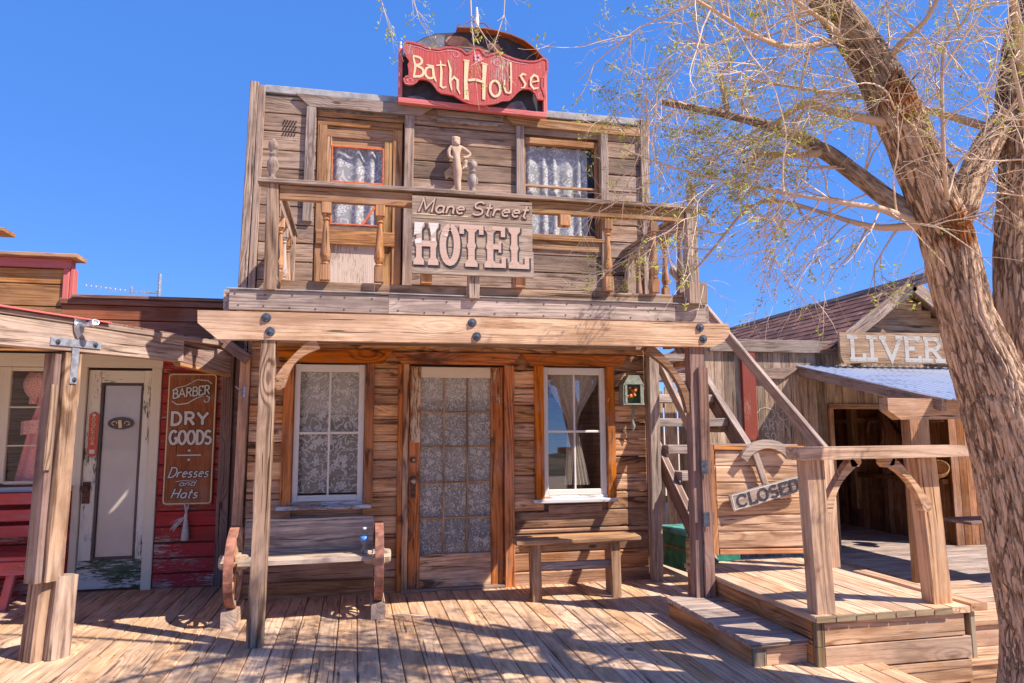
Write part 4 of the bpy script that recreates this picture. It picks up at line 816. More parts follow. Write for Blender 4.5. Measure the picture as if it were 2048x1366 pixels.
P('body', 'bottle_clear', bt, lambda m: m.lathe([(.026, 0), (.031, .008), (.029, .05), (.031, .09), (.031, .135), (.028, .15), (.012, .175), (.012, .19)], (.085, YC-.05, .483), seg=20), True)
P('label', 'bottle_label', bt, lambda m: m.lathe([(.0318, .095), (.0318, .135)], (.085, YC-.05, .483), seg=20), True)
P('cap', 'bottle_cap', bt, lambda m: m.lathe([(.014, .188), (.014, .205), (.002, .206)], (.085, YC-.05, .483), seg=16), True)
# plain bench
pb = thing('plank_bench', (1.92, -.57, 0), 'plain brown plank bench under the right hand window', 'bench')
P('seat', 'bench_golden', pb, lambda m: (m.plank((1.36, -.655, .50), (2.49, -.645, .505), .04, .16, Z3, wob=.005, n=14), m.plank((1.37, -.48, .497), (2.48, -.48, .50), .04, .16, Z3, wob=.005, n=14)))
P('apron', 'bench_golden', pb, lambda m: (m.box((1.42, -.60, .405), (2.30, -.575, .476), 0), m.plank((1.40, -.62, .44), (1.50, -.62, .475), .03, .03)))
for x0 in (1.50, 2.22): P('leg', 'bench_golden', pb, lambda m: (m.plank((x0+.05, -.67, 0), (x0+.045, -.66, .476), .085, .035, X3, wob=.002), m.plank((x0+.07, -.50, 0), (x0+.06, -.50, .476), .035, .24, X3)))
P('stretcher', 'stair_wood', pb, lambda m: m.box((1.60, -.60, .245), (2.26, -.57, .31), 0))
stick = P('fallen_twig', 'twig_bark', None, lambda m: m.tube([(.30, -.86, .012), (.40, -.90, .016), (.50, -.945, .012), (.62, -1.00, .014)], [.004, .007, .009, .003], 6), label='small dry twig lying on the boardwalk beside the wagon wheel bench', category='twig')

# ------------------------------------------------------------------ stairs at the side of the hotel
st = thing('outside_staircase', (3.4, 0, 0), 'steep open tread timber stairs climbing beside the hotel', 'staircase')
def ln(x, a, b, wd, t, m, **k): m.plank((x, a[0], a[1]), (x, b[0], b[1]), wd, t, V((0, -(b[1]-a[1]), b[0]-a[0])), **k)
P('stringer', 'stair_dark', st, lambda m: ln(3.06, (-.98, .20), (1.95, 2.78), .20, .045, m))
P('stringer', 'stair_dark', st, lambda m: ln(3.93, (-.75, .607), (2.0, 3.04), .20, .045, m))
P('stringer_cap', 'stair_wood', st, lambda m: ln(3.06, (-.98, .318), (1.95, 2.898), .02, .07, m))
P('stringer_cap', 'stair_wood', st, lambda m: ln(3.93, (-.80, .71), (2.0, 3.185), .02, .075, m))
P('handrail', 'stair_wood', st, lambda m: ln(3.05, (-1.02, 1.08), (.42, 2.50), .095, .042, m))
P('handrail', 'stair_wood', st, lambda m: ln(3.93, (-1.40, 1.222), (1.55, 3.51), .11, .045, m))
k0 = 0
for z, y in ((.30, -1.10), (.55, -.87), (.80, -.60), (1.05, -.33), (1.30, -.04), (1.575, .22), (1.84, .50), (2.10, .80), (2.36, 1.10), (2.62, 1.38)):
    x1 = 3.90
    P('tread', 'stair_wood', st, lambda m: m.box((3.09, y, z-.088), (x1, y+.26, z), 0))
    if z > 1.2: P('cleat', 'golden_wood', st, lambda m: m.box((3.80, y+.02, z-.15), (3.904, y+.22, z-.09), 1))
P('newel', 'stair_dark', st, lambda m: m.box((2.86, -1.30, 0), (3.02, -1.02, .30), 2))

# green chest
ch = thing('green_chest', (3.5, .4, 0), 'green painted chest with rusty corners under the stairs', 'chest')
P('body', 'chest_green', ch, lambda m: m.prism([(3.30, .70), (3.30, .62), (3.36, .16), (3.98, .22), (3.92, .76)], (0, 0, .0), X3, Y3, .36))
P('lid', 'chest_lid', ch, lambda m: m.prism([(3.28, .73), (3.28, .61), (3.345, .14), (4.0, .20), (3.94, .79)], (0, 0, .365), X3, Y3, .045))
P('hasp', 'chest_metal', ch, lambda m: (m.plank((3.298, .60, .22), (3.352, .17, .22), .022, .008, Z3), m.plank((3.365, .152, .02), (3.365, .152, .35), .07, .006, X3), m.plank((3.40, .16, .24), (3.95, .212, .24), .025, .006, Z3)))

# ------------------------------------------------------------------ platform with steps
pf = thing('raised_platform', (3.35, -1.8, -.3), 'raised new timber platform with board front beside the tree', 'platform')
P('deck_boards', 'deck', pf, lambda m: [m.box((2.80+.143*i, -2.735-random.uniform(0, .006), .27), (2.938+.143*i, -.92, .31), 1) for i in range(8)])
P('end_grain', 'end_grain', pf, lambda m: [m.box((2.803+.143*i, -2.748, .271), (2.935+.143*i, -2.743, .309), 0) for i in range(7)])
P('deck_board', 'new_wood', pf, lambda m: m.box((3.945, -2.74, .275), (4.07, -1.6, .325), 1))
for i, (z0, z1, x1) in enumerate(((.125, .266, 3.90), (-.018, .119, 3.945), (-.165, -.026, 3.935))):
    P('front_board', 'new_wood', pf, lambda m: m.box((2.873, -2.72, z0), (x1, -2.675, z1), 0, wob=.001, off=(random.uniform(0, 9), .3*i, 0)))
P('corner_board', 'end_grain', pf, lambda m: (m.box((2.815, -2.722, .122), (2.870, -2.68, .266), 2), m.box((2.815, -2.722, .0), (2.870, -2.68, .119), 2)))
P('corner_board', 'end_grain', pf, lambda m: m.box((3.948, -2.72, -.02), (3.99, -2.66, .272), 2))
P('side_board', 'new_orange', pf, lambda m: (m.box((2.815, -2.675, .125), (2.855, -.95, .266), 1), m.box((2.816, -2.675, .0), (2.856, -.95, .121), 1)))
P('side_board', 'new_orange', pf, lambda m: (m.box((3.93, -2.655, .05), (3.97, -.95, .266), 1), m.box((2.86, -.98, -.1), (3.93, -.95, .266), 0), m.box((2.9, -2.6, -.3), (3.9, -1.0, -.17), 0)))
P('step_tread', 'stair_wood', pf, lambda m: [m.box((2.42, -2.64+.142*i, .115), (2.812, -2.502+.142*i, .15), 0) for i in range(9)])
P('step_front', 'new_orange', pf, lambda m: m.box((2.435, -2.60, .0), (2.475, -1.40, .113), 1))
P('step_end', 'new_wood', pf, lambda m: m.box((2.53, -2.615, .0), (2.812, -2.58, .112), 0))
P('step_end', 'end_grain', pf, lambda m: m.box((2.437, -2.622, .0), (2.522, -2.602, .112), 2))
sg = thing('side_steps', (4.5, -1.9, -.5), 'pale timber steps going down between the platform and the tree', 'steps')
P('tread', 'new_wood', sg, lambda m: [m.box((3.98, -2.46+.142*i, .09), (5.3, -2.322+.142*i, .13), 0) for i in range(8)])
P('tread', 'new_wood', sg, lambda m: [m.box((3.98, -2.66+.142*i, -.095), (4.50, -2.522+.142*i, -.055), 0) for i in range(3)])
P('riser', 'new_wood', sg, lambda m: (m.box((3.99, -2.44, -.055), (4.47, -2.40, .088), 0), m.box((3.99, -2.64, -.30), (4.44, -2.60, -.097), 0)))
P('riser', 'new_orange', sg, lambda m: (m.box((4.48, -2.42, -.5), (5.28, -2.38, .088), 0), m.box((3.99, -2.6, -.5), (4.03, -1.3, .088), 1)))
# rail on the platform
pr = thing('platform_rail', (3.3, -2.7, .31), 'pale new timber rail on square posts with curved brackets along the platform', 'railing')
P('top_rail', 'new_wood', pr, lambda m: m.prism([(2.725, 1.345), (2.725, 1.275), (2.74, 1.265), (3.995, 1.275), (4.0, 1.295), (3.955, 1.348)], (0, -2.63, 0), X3, Z3, .15))
P('post', 'new_wood', pr, lambda m: m.plank((2.905, -2.655, .31), (2.875, -2.665, 1.266), .135, .105, X3, n=10, wob=.002))
P('post', 'new_wood', pr, lambda m: m.plank((3.815, -2.60, .31), (3.745, -2.63, 1.268), .145, .11, X3, n=10, wob=.002))
P('post', 'new_wood', pr, lambda m: m.plank((3.925, -1.36, .31), (3.915, -1.36, 1.29), .11, .09, X3, n=8))
P('bracket', 'new_wood', pr, lambda m: (bracket(m, (2.965, .93), (3.19, 1.25), -2.66, .06, .048, .15, .0), m.prism([(3.15, 1.268), (3.23, 1.268), (3.235, 1.24), (3.215, 1.215), (3.16, 1.215)], (0, -2.63, 0), X3, Z3, .06)))
P('bracket', 'new_wood', pr, lambda m: (bracket(m, (3.675, .955), (3.43, 1.25), -2.70, .06, .048, -.15, .032), m.prism([(3.36, 1.268), (3.46, 1.268), (3.45, 1.225), (3.385, 1.21), (3.362, 1.235)], (0, -2.67, 0), X3, Z3, .06)))
# gate
gt = thing('plank_gate', (3.2, YF, .45), 'pale plank gate in an orange frame hung from the porch post', 'gate')
def gz_(x): return -.024*(x-2.78)
P('frame', 'new_orange', gt, lambda m: (m.plank((2.80, YF, .47), (2.785, YF, 1.33), .085, .05, X3), m.plank((2.83, YF, 1.315), (3.66, YF+.02, 1.298), .04, .055, Z3), m.plank((2.85, YF, .49), (3.72, YF+.02, .465), .04, .05, Z3), m.plank((3.72, YF+.02, .45), (3.69, YF+.02, 1.30), .06, .05, X3)))
zb = .512
for i in range(6):
    P('board', 'new_wood', gt, lambda m: m.plank((2.848+(.0 if i % 2 else .001), YF-.0+.003*(i % 2), zb+.066), (3.70, YF+.02, zb+.052), .127, .024, Z3, ch=.009, wob=.002)); zb += .1305
P('cap_rail', 'stair_wood', gt, lambda m: m.plank((2.80, YF+.04, 1.338), (3.62, YF+.06, 1.325), .012, .07, Z3))
for z in (1.16, .755): P('hinge', 'bolt_iron', gt, lambda m: (m.box((2.69, YF-.075, z-.055), (2.745, YF-.062, z+.055), 2), m.box((2.746, YF-.04, z-.05), (2.80, YF-.028, z+.05), 2)))
hg = thing('closed_sign', (3.25, YF-.05, .85), 'weathered CLOSED board with black letters tacked on the plank gate', 'sign')
ta = math.atan2(.145, .63)
U = V((cos(ta), 0, sin(ta))); Wd = V((-sin(ta), 0, cos(ta))); O_ = V((2.965, YF-.042, .808))
P('board', 'sign_grey', hg, lambda m: m.prism([(-.005, .0), (.62, .01), (.655, .02), (.655, .115), (.635, .13), (.02, .135), (-.01, .125)], O_, U, Wd, .028))
P('lettering', 'ink', hg, lambda m: letters(m, 'CLOSED', O_+U*.04+Wd*.024, .088, .019, U, Wd, lift=.031, xs=.98, end=.575, gap=.13, slab=.06))
P('white_edge', 'white_letter', hg, lambda m: m.strip([(.01, .012), (.645, .020), (.645, .122), (.01, .127)], .007, O_, U, Wd, .0295, True))
yk = thing('curved_wooden_hanger', (3.25, YF-.05, 1.03), 'grey curved yoke of wood with a stick below it on top of the gate', 'ornament')
def yoke(m):
    n = 14; up = []; lo = []
    for i in range(n+1):
        a = radians(148-112*i/n); up.append((3.285+.29*cos(a), 1.085+.29*sin(a)-.0)); lo.append((3.285+.225*cos(a), 1.085+.225*sin(a)-.005))
    m.prism(up+lo[::-1], (0, YF-.03, 0), X3, Z3, .045)
P('bow', 'sign_grey', yk, yoke)
P('stick', 'sign_grey', yk, lambda m: m.plank((3.165, YF-.05, 1.30), (3.26, YF-.045, 1.02), .055, .03, X3))

# ================================================================== barber shop
YBW = .68
bs = thing('barber_shop', (-2.8, .68, 0), 'low red and tan timber barber shop with a white framed window and peeling door', 'building')
def bsid(m): siding(m, -5.3, -1.30, 0, 2.3, .15, YBW, [(-9, -1.84, -.1, 2.2)], False)
P('red_siding', 'red_paint', bs, lambda m: siding(m, -1.838, -1.30, .42, 2.35, .145, YBW, [], False, 0))
P('red_siding', 'red_low', bs, lambda m: siding(m, -1.838, -1.30, 0, .42, .14, YBW, [], False, 0))
P('red_siding', 'red_paint', bs, lambda m: siding(m, -5.3, -2.56, 0, .97, .15, YBW, [], False, .3))
P('red_siding', 'red_paint', bs, lambda m: siding(m, -5.3, -3.36, .97, 2.4, .15, YBW, [], False, .3))
P('parapet', 'tan_parapet', bs, lambda m: siding(m, -5.3, -2.77, 2.22, 3.02, .215, YBW, [], False, .3))
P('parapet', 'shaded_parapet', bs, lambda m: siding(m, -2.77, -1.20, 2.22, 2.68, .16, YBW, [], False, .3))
P('backing', 'dark', bs, lambda m: (m.box((-5.3, YBW+.012, 2.2), (-2.775, YBW+.04, 3.10), 0, wob=0), m.box((-2.773, YBW+.012, 2.2), (-1.21, YBW+.04, 2.70), 0, wob=0)))
P('frieze', 'pink_red_trim', bs, lambda m: (m.box((-5.3, YBW-.06, 3.021), (-2.70, YBW+.05, 3.11), 0), m.box((-2.768, YBW-.05, 2.72), (-2.715, YBW+.02, 3.019), 2), m.box((-2.712, YBW-.04, 2.72), (-2.675, YBW+.06, 3.019), 2)))
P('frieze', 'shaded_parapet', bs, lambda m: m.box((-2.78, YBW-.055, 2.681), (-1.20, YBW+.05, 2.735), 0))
P('cornice', 'tan_parapet', bs, lambda m: m.box((-5.3, YBW-.13, 3.112), (-2.63, YBW+.12, 3.15), 0))
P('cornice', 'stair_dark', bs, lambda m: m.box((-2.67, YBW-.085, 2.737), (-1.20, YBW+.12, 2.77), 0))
P('raised_cornice', 'tan_parapet', bs, lambda m: (m.box((-5.3, YBW-.13, 3.34), (-3.27, YBW+.12, 3.375), 0), m.box((-5.3, YBW-.02, 3.151), (-3.5, YBW+.05, 3.339), 0)))
P('inner_wall', 'siding_shadow', bs, lambda m: (m.box((-5.3, .75, .0), (-3.3, .78, 2.6), 0), m.box((-2.75, .75, .0), (-2.5, .78, 2.6), 2), m.box((-1.95, .75, 0), (-1.2, .78, 2.6), 2), m.box((-5.3, 2.6, 0), (-1.2, 2.63, 2.6), 0), m.box((-3.3, .751, 2.1), (-1.95, .781, 2.6), 0), m.box((-5.3, .75, 2.6), (-1.2, 2.6, 2.62), 0), m.box((-3.3, .751, 0), (-2.75, .781, .97), 0), m.box((-5.3, .79, -.05), (-1.2, 2.6, -.02), 0)))
P('door_casing', 'cream_paint', bs, lambda m: (m.box((-3.34, YBW-.05, 2.075), (-1.84, YBW-.01, 2.20), 0), m.box((-1.935, YBW-.05, 0), (-1.845, YBW-.01, 2.073), 2), m.box((-2.74, YBW-.05, 0.97), (-2.50, YBW-.01, 2.073), 2), m.box((-2.56, YBW-.051, .0), (-2.50, YBW-.011, .968), 2)))
bd = P('door', 'door_peel', bs, lambda m: (m.box((-2.498, YBW-.01, .28), (-2.385, YBW+.03, 2.05), 2), m.box((-2.01, YBW-.01, .28), (-1.94, YBW+.03, 2.05), 2), m.box((-2.384, YBW-.011, 1.93), (-2.011, YBW+.03, 2.05), 0)))
P('lower_rail', 'door_peel_low', bd, lambda m: m.box((-2.498, YBW-.011, .02), (-1.94, YBW+.03, .278), 0))
P('glazing_bead', 'oval_dark', bd, lambda m: (m.box((-2.384, YBW-.005, .28), (-2.36, YBW+.02, 1.93), 2, wob=0), m.box((-2.034, YBW-.005, .28), (-2.011, YBW+.02, 1.93), 2, wob=0), m.box((-2.359, YBW-.005, 1.905), (-2.035, YBW+.02, 1.929), 0, wob=0), m.box((-2.359, YBW-.005, .281), (-2.035, YBW+.02, .305), 0, wob=0)))
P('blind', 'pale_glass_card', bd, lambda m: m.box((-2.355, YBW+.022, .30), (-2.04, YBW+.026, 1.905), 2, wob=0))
P('pane', 'pane', bd, lambda m: m.sheet(lambda u, v: ((-2.36+.326*u, YBW+.012, .30+1.61*v), (u, v, 0)), 1, 1))
P('oval_plaque', 'oval_dark', bd, lambda m: m.prism(arc(-2.20, 1.545, .115, .058, 0, 348, 29), (0, YBW+.010, 0), X3, Z3, .006))
P('plaque_ornament', 'cream_letter', bd, lambda m: (m.strip(arc(-2.145, 1.545, .022, .018, 200, -90, 10)+[(-2.115, 1.53)], .006, (0, YBW+.004, 0), X3, Z3, .003), m.strip([(2*-2.20-x, z) for x, z in arc(-2.145, 1.545, .022, .018, 200, -90, 10)], .006, (0, YBW+.004, 0), X3, Z3, .003), m.strip([(-2.21, 1.575), (-2.20, 1.50)], .03, (0, YBW+.004, 0), X3, Z3, .004)))
P('lock_plate', 'door_rust', bd, lambda m: m.box((-2.485, YBW-.022, .80), (-2.42, YBW-.012, 1.0), 2))
P('knob', 'door_rust', bd, lambda m: m.lathe([(.012, 0), (.014, .03), (.033, .04), (.035, .055), (.022, .068), (.003, .07)], (-2.45, YBW-.02, .94), (0, -1, 0)), True)
ds = thing('doctor_sign', (-2.425, YBW-.03, 1.24), 'narrow red DOCTOR name plate hung on the white door stile', 'sign')
P('plate', 'doctor_red', ds, lambda m: m.prism([(-2.465, 1.245), (-2.425, 1.232), (-2.385, 1.245), (-2.385, 1.625), (-2.425, 1.655), (-2.465, 1.625)], (0, YBW-.017, 0), X3, Z3, .008))
for i, c_ in enumerate('DOCTOR'): P('letter', 'doctor_letter', ds, lambda m: letters(m, c_, (-2.441, YBW-.025, 1.565-.045*i), .032, .007, lift=.002, xs=1.2))
P('emblem', 'white_letter', ds, lambda m: (m.lathe([(.014, 0), (.014, .002)], (-2.425, YBW-.025, 1.622), (0, -1, 0), 10), m.prism([(-2.447, 1.262), (-2.403, 1.262), (-2.403, 1.30), (-2.447, 1.30)], (0, YBW-.025, 0), X3, Z3, .002)))
# shop window
sw = P('shop_window', 'cream_paint', bs, lambda m: (m.box((-3.40, YBW-.05, .97), (-3.27, YBW-.01, 2.073), 2), m.box((-3.268, YBW-.02, 1.0), (-3.15, YBW+.02, 2.07), 2), m.box((-2.765, YBW-.03, 1.0), (-2.742, YBW+.02, 2.07), 2), m.box((-3.149, YBW-.018, 2.035), (-2.766, YBW+.018, 2.072), 0), m.box((-3.149, YBW-.018, .99), (-2.766, YBW+.018, 1.02), 0)))
P('muntin', 'cream_paint', sw, lambda m: (m.box((-3.149, YBW-.012, 1.69), (-2.766, YBW+.012, 1.705), 0, wob=0), m.box((-3.149, YBW-.012, 1.335), (-2.766, YBW+.012, 1.35), 0, wob=0)))
P('pane', 'pane', sw, lambda m: m.sheet(lambda u, v: ((-3.15+.385*u, YBW+.0-.05*(v-.5), 1.02+1.015*v), (u, v, 0)), 1, 1))
P('sill', 'sill_paint', sw, lambda m: m.box((-5.3, YBW-.11, .925), (-2.56, YBW-.01, .968), 0))
P('side_post', 'stair_dark', bs, lambda m: (m.box((-1.298, YBW-.05, 0), (-1.19, YBW+.05, 2.25), 2), m.box((-1.188, YBW-.0, 0), (-1.10, YBW+.1, 2.25), 2)))
P('side_trim', 'siding_warm', bs, lambda m: m.box((-1.345, YBW-.045, 2.04), (-1.30, YBW-.03, 2.07), 0))
P('side_wall', 'stair_dark', bs, lambda m: (m.box((-1.24, .75, -.4), (-1.21, 2.6, 2.7), 2), m.box((-1.24, .74, 2.2), (-1.02, .77, 2.74), 2)))
# porch of the barber shop
D_ = V((.5, .866, 0)); Q_ = V((-1.89, -1.45, 0)); Nn_ = V((.866, -.5, 0))
def along(s, z, o=0): p = Q_+D_*s+Nn_*o; return (p.x, p.y, z)
P('porch_beam', 'grey_timber', bs, lambda m: m.plank(along(-1.2, 2.085, -.05), along(1.0, 2.125, -.05), .19, .10, Z3, n=14))
P('eave_board', 'grey_timber', bs, lambda m: m.plank(along(-1.2, 2.207, -.015), along(1.42, 2.225, -.015), .036, .05, Z3))
P('roof_edge', 'pink_red_trim', bs, lambda m: m.plank(along(-1.2, 2.232, .0), along(.25, 2.245, -.0), .010, .07, Z3, ch=.001))
P('porch_beam', 'stair_dark', bs, lambda m: m.plank(along(1.0, 2.115, -.07), along(1.62, 2.07, -.07), .20, .07, Z3))
P('beam_trim', 'golden_wood', bs, lambda m: m.plank(along(1.0, 2.01, -.06), along(1.62, 1.965, -.06), .028, .06, Z3))
def proof(m):
    a = V(along(-1.3, 0)); b = V(along(1.45, 0))
    m.prism([(a.x, a.y), (b.x, b.y), (-1.15, .62), (-5.3, .62), (-5.3, a.y)], (0, 0, 2.24), X3, Y3, .012)
P('porch_roof', 'stair_dark', bs, proof)
bp = P('porch_post', 'post_wood', bs, lambda m: m.plank(along(-.03, .5, -.055), along(0, 2.0, -.055), .125, .12, V((.5, .866, 0)), wob=.004, n=14))
P('splice', 'stair_dark', bp, lambda m: m.plank(along(-.125, .5, -.075), along(-.095, 1.99, -.075), .05, .10, V((.5, .866, 0)), n=10))
P('splice', 'post_wood', bp, lambda m: m.plank(along(-.135, 1.22, -.02), along(-.12, 1.78, -.02), .05, .02, V((.5, .866, 0)), n=6))
P('base_block', 'post_wood', bp, lambda m: m.plank((-1.895, -1.41, 0), (-1.885, -1.385, .52), .14, .12, V((.68, .73, 0)), wob=.004, n=6, ch=.012))
P('base_block', 'post_wood', bp, lambda m: m.plank((-2.015, -1.425, 0), (-2.0, -1.40, .50), .145, .12, V((.8, -.6, 0)), wob=.004, n=6, ch=.012))
tb = P('strap', 'galvanised', bs, lambda m: (m.plank(along(-.19, 2.065, .006), along(.20, 2.075, .006), .055, .006, Z3, wob=0, ch=.001), m.plank(along(.0, 2.036, .009), along(-.005, 1.79, .009), .055, .006, V((.5, .866, 0)), wob=0, ch=.001)))
for s, z in ((-.14, 2.065), (.15, 2.075), (.0, 1.82)): P('bolt', 'bolt_iron', tb, lambda m: m.lathe([(.017, 0), (.017, .006), (.009, .008), (.009, .014)], along(s, z, .010), Nn_, 10))
fl = thing('floodlight_bracket', along(.0, 2.12, .02), 'small silver lamp bracket bolted to the barber shop porch beam', 'bracket')
P('plate', 'steel', fl, lambda m: m.prism([(-.04, .14), (.06, .15), (.045, .05), (.005, .0), (-.025, .05)], along(0, 2.10, .012), D_, Z3, .006))
P('arm', 'steel', fl, lambda m: m.tube([along(.02, 2.20, .02), along(.03, 2.20, .07), along(.05, 2.22, .10)], .016, 10), True)
P('socket', 'steel', fl, lambda m: m.lathe([(.020, 0), (.026, .01), (.026, .04), (.018, .045), (.016, .03), (.002, .03)], along(.05, 2.20, .09), (.5, -.6, .3), 14), True)
# barber sign
YG = YBW-.06
bg_ = thing('barber_sign', (-1.56, YG, .77), 'tall brown painted board reading Barber, Dry Goods, Dresses and Hats', 'sign')
P('board', 'sign_rust', bg_, lambda m: m.box((-1.785, YG, .765), (-1.335, YG+.03, 2.03), 2, wob=0))
def rrect(x0, x1, z0, z1, r): return arc(x1-r, z1-r, r, r, 0, 90, 4)+arc(x0+r, z1-r, r, r, 90, 180, 4)+arc(x0+r, z0+r, r, r, 180, 270, 4)+arc(x1-r, z0+r, r, r, 270, 360, 4)
P('border', 'cream_letter', bg_, lambda m: m.strip(rrect(-1.772, -1.348, .782, 2.015, .03)[:-1], .010, (0, YG, 0), X3, Z3, .002, True))
def swell(x, z): return x, z+.05*x/.3+.02*sin(x/.3*pi)
def bt_(m, grow, lift):
    L = [('BARBER', (-1.728, 1.748), .082, .02, .33, .07), ]
    def bend(x, z): return (x, z+.14*x)
    letters(m, 'BARBER', (-1.735, YG, 1.78), .085, .013, lift=lift, end=.335, gap=.10, bend=bend, grow=grow, slab=.03)
    letters(m, 'DRY', (-1.742, YG, 1.528), .118, .026, lift=lift, end=.335, gap=.18, grow=grow)
    letters(m, 'GOODS', (-1.745, YG, 1.345), .125, .024, lift=lift, end=.375, gap=.10, grow=grow)
    m.strip([(-1.67, 1.238), (-1.455, 1.238)], .012+grow, (0, YG, 0), X3, Z3, lift)
    for z in (1.282, 1.195): m.lathe([(.013+grow/2, 0), (.010+grow/2, .001)], (-1.562, YG-lift, z), (0, -1, 0), 8)
    letters(m, 'Dresses', (-1.745, YG, 1.03), .092, .011, lift=lift, end=.36, gap=.08, shear=.32, grow=grow)
    letters(m, 'and', (-1.64, YG, .948), .055, .007, lift=lift, end=.14, gap=.1, shear=.3, grow=grow)
    letters(m, 'Hats', (-1.715, YG, .835), .088, .012, lift=lift, end=.24, gap=.1, shear=.32, grow=grow)
    m.strip([(-1.74, 1.855), (-1.70, 1.885), (-1.62, 1.905), (-1.52, 1.965), (-1.42, 1.955), (-1.385, 1.925)], .010+grow, (0, YG, 0), X3, Z3, lift)
    m.strip([(-1.74, 1.755), (-1.69, 1.722), (-1.60, 1.735), (-1.52, 1.785), (-1.44, 1.815), (-1.40, 1.79), (-1.41, 1.75), (-1.44, 1.745), (-1.45, 1.77)], .011+grow, (0, YG, 0), X3, Z3, lift)
    m.strip([(-1.67, .99), (-1.60, .998), (-1.50, .99)], .006+grow, (0, YG, 0), X3, Z3, lift)
P('letter_shadow', 'ink_brown', bg_, lambda m: bt_(m, .007, .0014))
P('lettering', 'white_letter', bg_, lambda m: bt_(m, 0, .0052))
ts = thing('rope_tassel', (-1.555, YG-.02, .42), 'frayed white rope tassel hanging below the barber sign', 'tassel')
P('rope', 'tassel', ts, lambda m: (m.tube([(-1.575, YG-.005, .78), (-1.56, YG-.02, .71), (-1.558, YG-.02, .68)], .010, 8), m.tube([(-1.54, YG-.005, .78), (-1.555, YG-.02, .71)], .008, 8), m.lathe([(.012, 0), (.019, -.03), (.014, -.05), (.022, -.10), (.034, -.20), (.038, -.255), (.022, -.262)], (-1.558, YG-.02, .70), seg=12)), True)
P('frayed_strands', 'tassel', ts, lambda m: [m.tube([(-1.57, YG+.02, .66), (-1.62-random.uniform(0, .03), YG+.02, .62+random.uniform(-.05, .03)), (-1.66-random.uniform(-.02, .05), YG+.02, .56+random.uniform(-.08, .05))], .0022, 4) for _ in range(16)])
dsr = thing('pink_dress', (-2.95, .95, 1.0), 'pink lace trimmed dress with a puffed sleeve hanging in the shop window', 'dress')
def dress(m):
    def fn(u, v):
        z = 1.93-1.0*v; w_ = .135-.02*sin(min(1, v/.3)*pi) if v < .3 else .135+.085*((v-.3)/.7)**.8
        xc = -2.85-.03*v; a = (u-.5)*pi*1.0; fold = .012*sin(u*34)*min(1, v*2)
        return (xc+w_*sin(a)*1.35, .92-(.07+.05*v)*cos(a)+fold, z-.06*(abs(u-.5)*2 < .45)*(v < .02)), (u*.5, z, 0)
    m.sheet(fn, 70, 24)
P('gown', 'dress_pink', dsr, dress, True)
P('sleeve', 'dress_lace', dsr, lambda m: m.sheet(lambda u, v: ((-3.03-.02*v+(.035+.07*sin(min(1, v*1.15+.1)*pi)**.7)*cos(u*2*pi)*(1+.07*sin(u*44)), .90+(.02+.05*sin(min(1, v*1.15+.1)*pi))*sin(u*2*pi), 2.035-.30*v), (u, v, 0)), 60, 14), True)
P('lace_band', 'dress_lace', dsr, lambda m: (m.sheet(lambda u, v: ((-2.90+.23*sin((u-.5)*pi), .90-.12*cos((u-.5)*pi)+.008*sin(u*50), 1.56-.13*v+.05*u), (u, v, 0)), 50, 3)), True)
# red bench
rbn = thing('red_bench', (-2.9, .2, 0), 'peeling red slatted bench in front of the shop window', 'bench')
for z, y in ((.88, .42), (.735, .40), (.60, .38)): P('slat', 'bench_red', rbn, lambda m: m.box((-4.2, y, z-.05), (-2.62, y+.03, z+.05), 0))
P('seat', 'bench_red', rbn, lambda m: (m.box((-4.2, .02, .40), (-2.60, .36, .435), 0), m.box((-4.2, .0, .29), (-2.60, .018, .398), 0)))
P('back_post', 'bench_red', rbn, lambda m: m.plank((-2.70, .43, .43), (-2.67, .47, .95), .05, .05, X3))
for x, y in ((-2.80, .07), (-2.66, .32), (-4.0, .07), (-4.0, .32)): P('leg', 'bench_red', rbn, lambda m: m.plank((x-.03, y, 0), (x+.02, y, .30), .065, .05, X3))
hk = P('wall_hook', 'hook_blue', None, lambda m: (m.tube([(-.985, -.075, 1.83), (-1.02, -.12, 1.83), (-1.05, -.13, 1.86)], .005, 6), m.tube([(-.985, -.075, 1.80), (-1.01, -.11, 1.78), (-1.03, -.11, 1.80)], .004, 6), m.box((-.99, -.078, 1.77), (-.975, -.07, 1.86), 2)), label='small double wire hook screwed to the hotel corner post', category='hook')
an = thing('roof_antenna', (-3.9, 8, 3.5), 'grey mast with thin insulated wires seen above the barber shop roof', 'antenna')
P('mast', 'galvanised', an, lambda m: m.tube([(-3.80, 8, 3.5), (-3.80, 8, 4.51)], .035, 8))
P('wire', 'galvanised', an, lambda m: (m.tube([(-3.8, 8, 4.16), (-4.35, 8, 4.17), (-5.2, 8, 4.28)], .006, 4), m.tube([(-3.8, 8, 4.12), (-4.35, 8, 4.13), (-5.0, 8, 4.19)], .006, 4)))
for i in range(9): P('insulator', 'white_letter', an, lambda m: m.lathe([(.012, 0), (.018, .01), (.012, .02)], (-4.42-.085*i, 8, 4.165+.0085*i*1.1), (1, 0, 0), 6))
P('bracket', 'galvanised', an, lambda m: (m.box((-4.12, 7.98, 4.12), (-3.8, 8.02, 4.15), 0), m.box((-4.31, 7.98, 4.10), (-4.28, 8.02, 4.26), 2)))

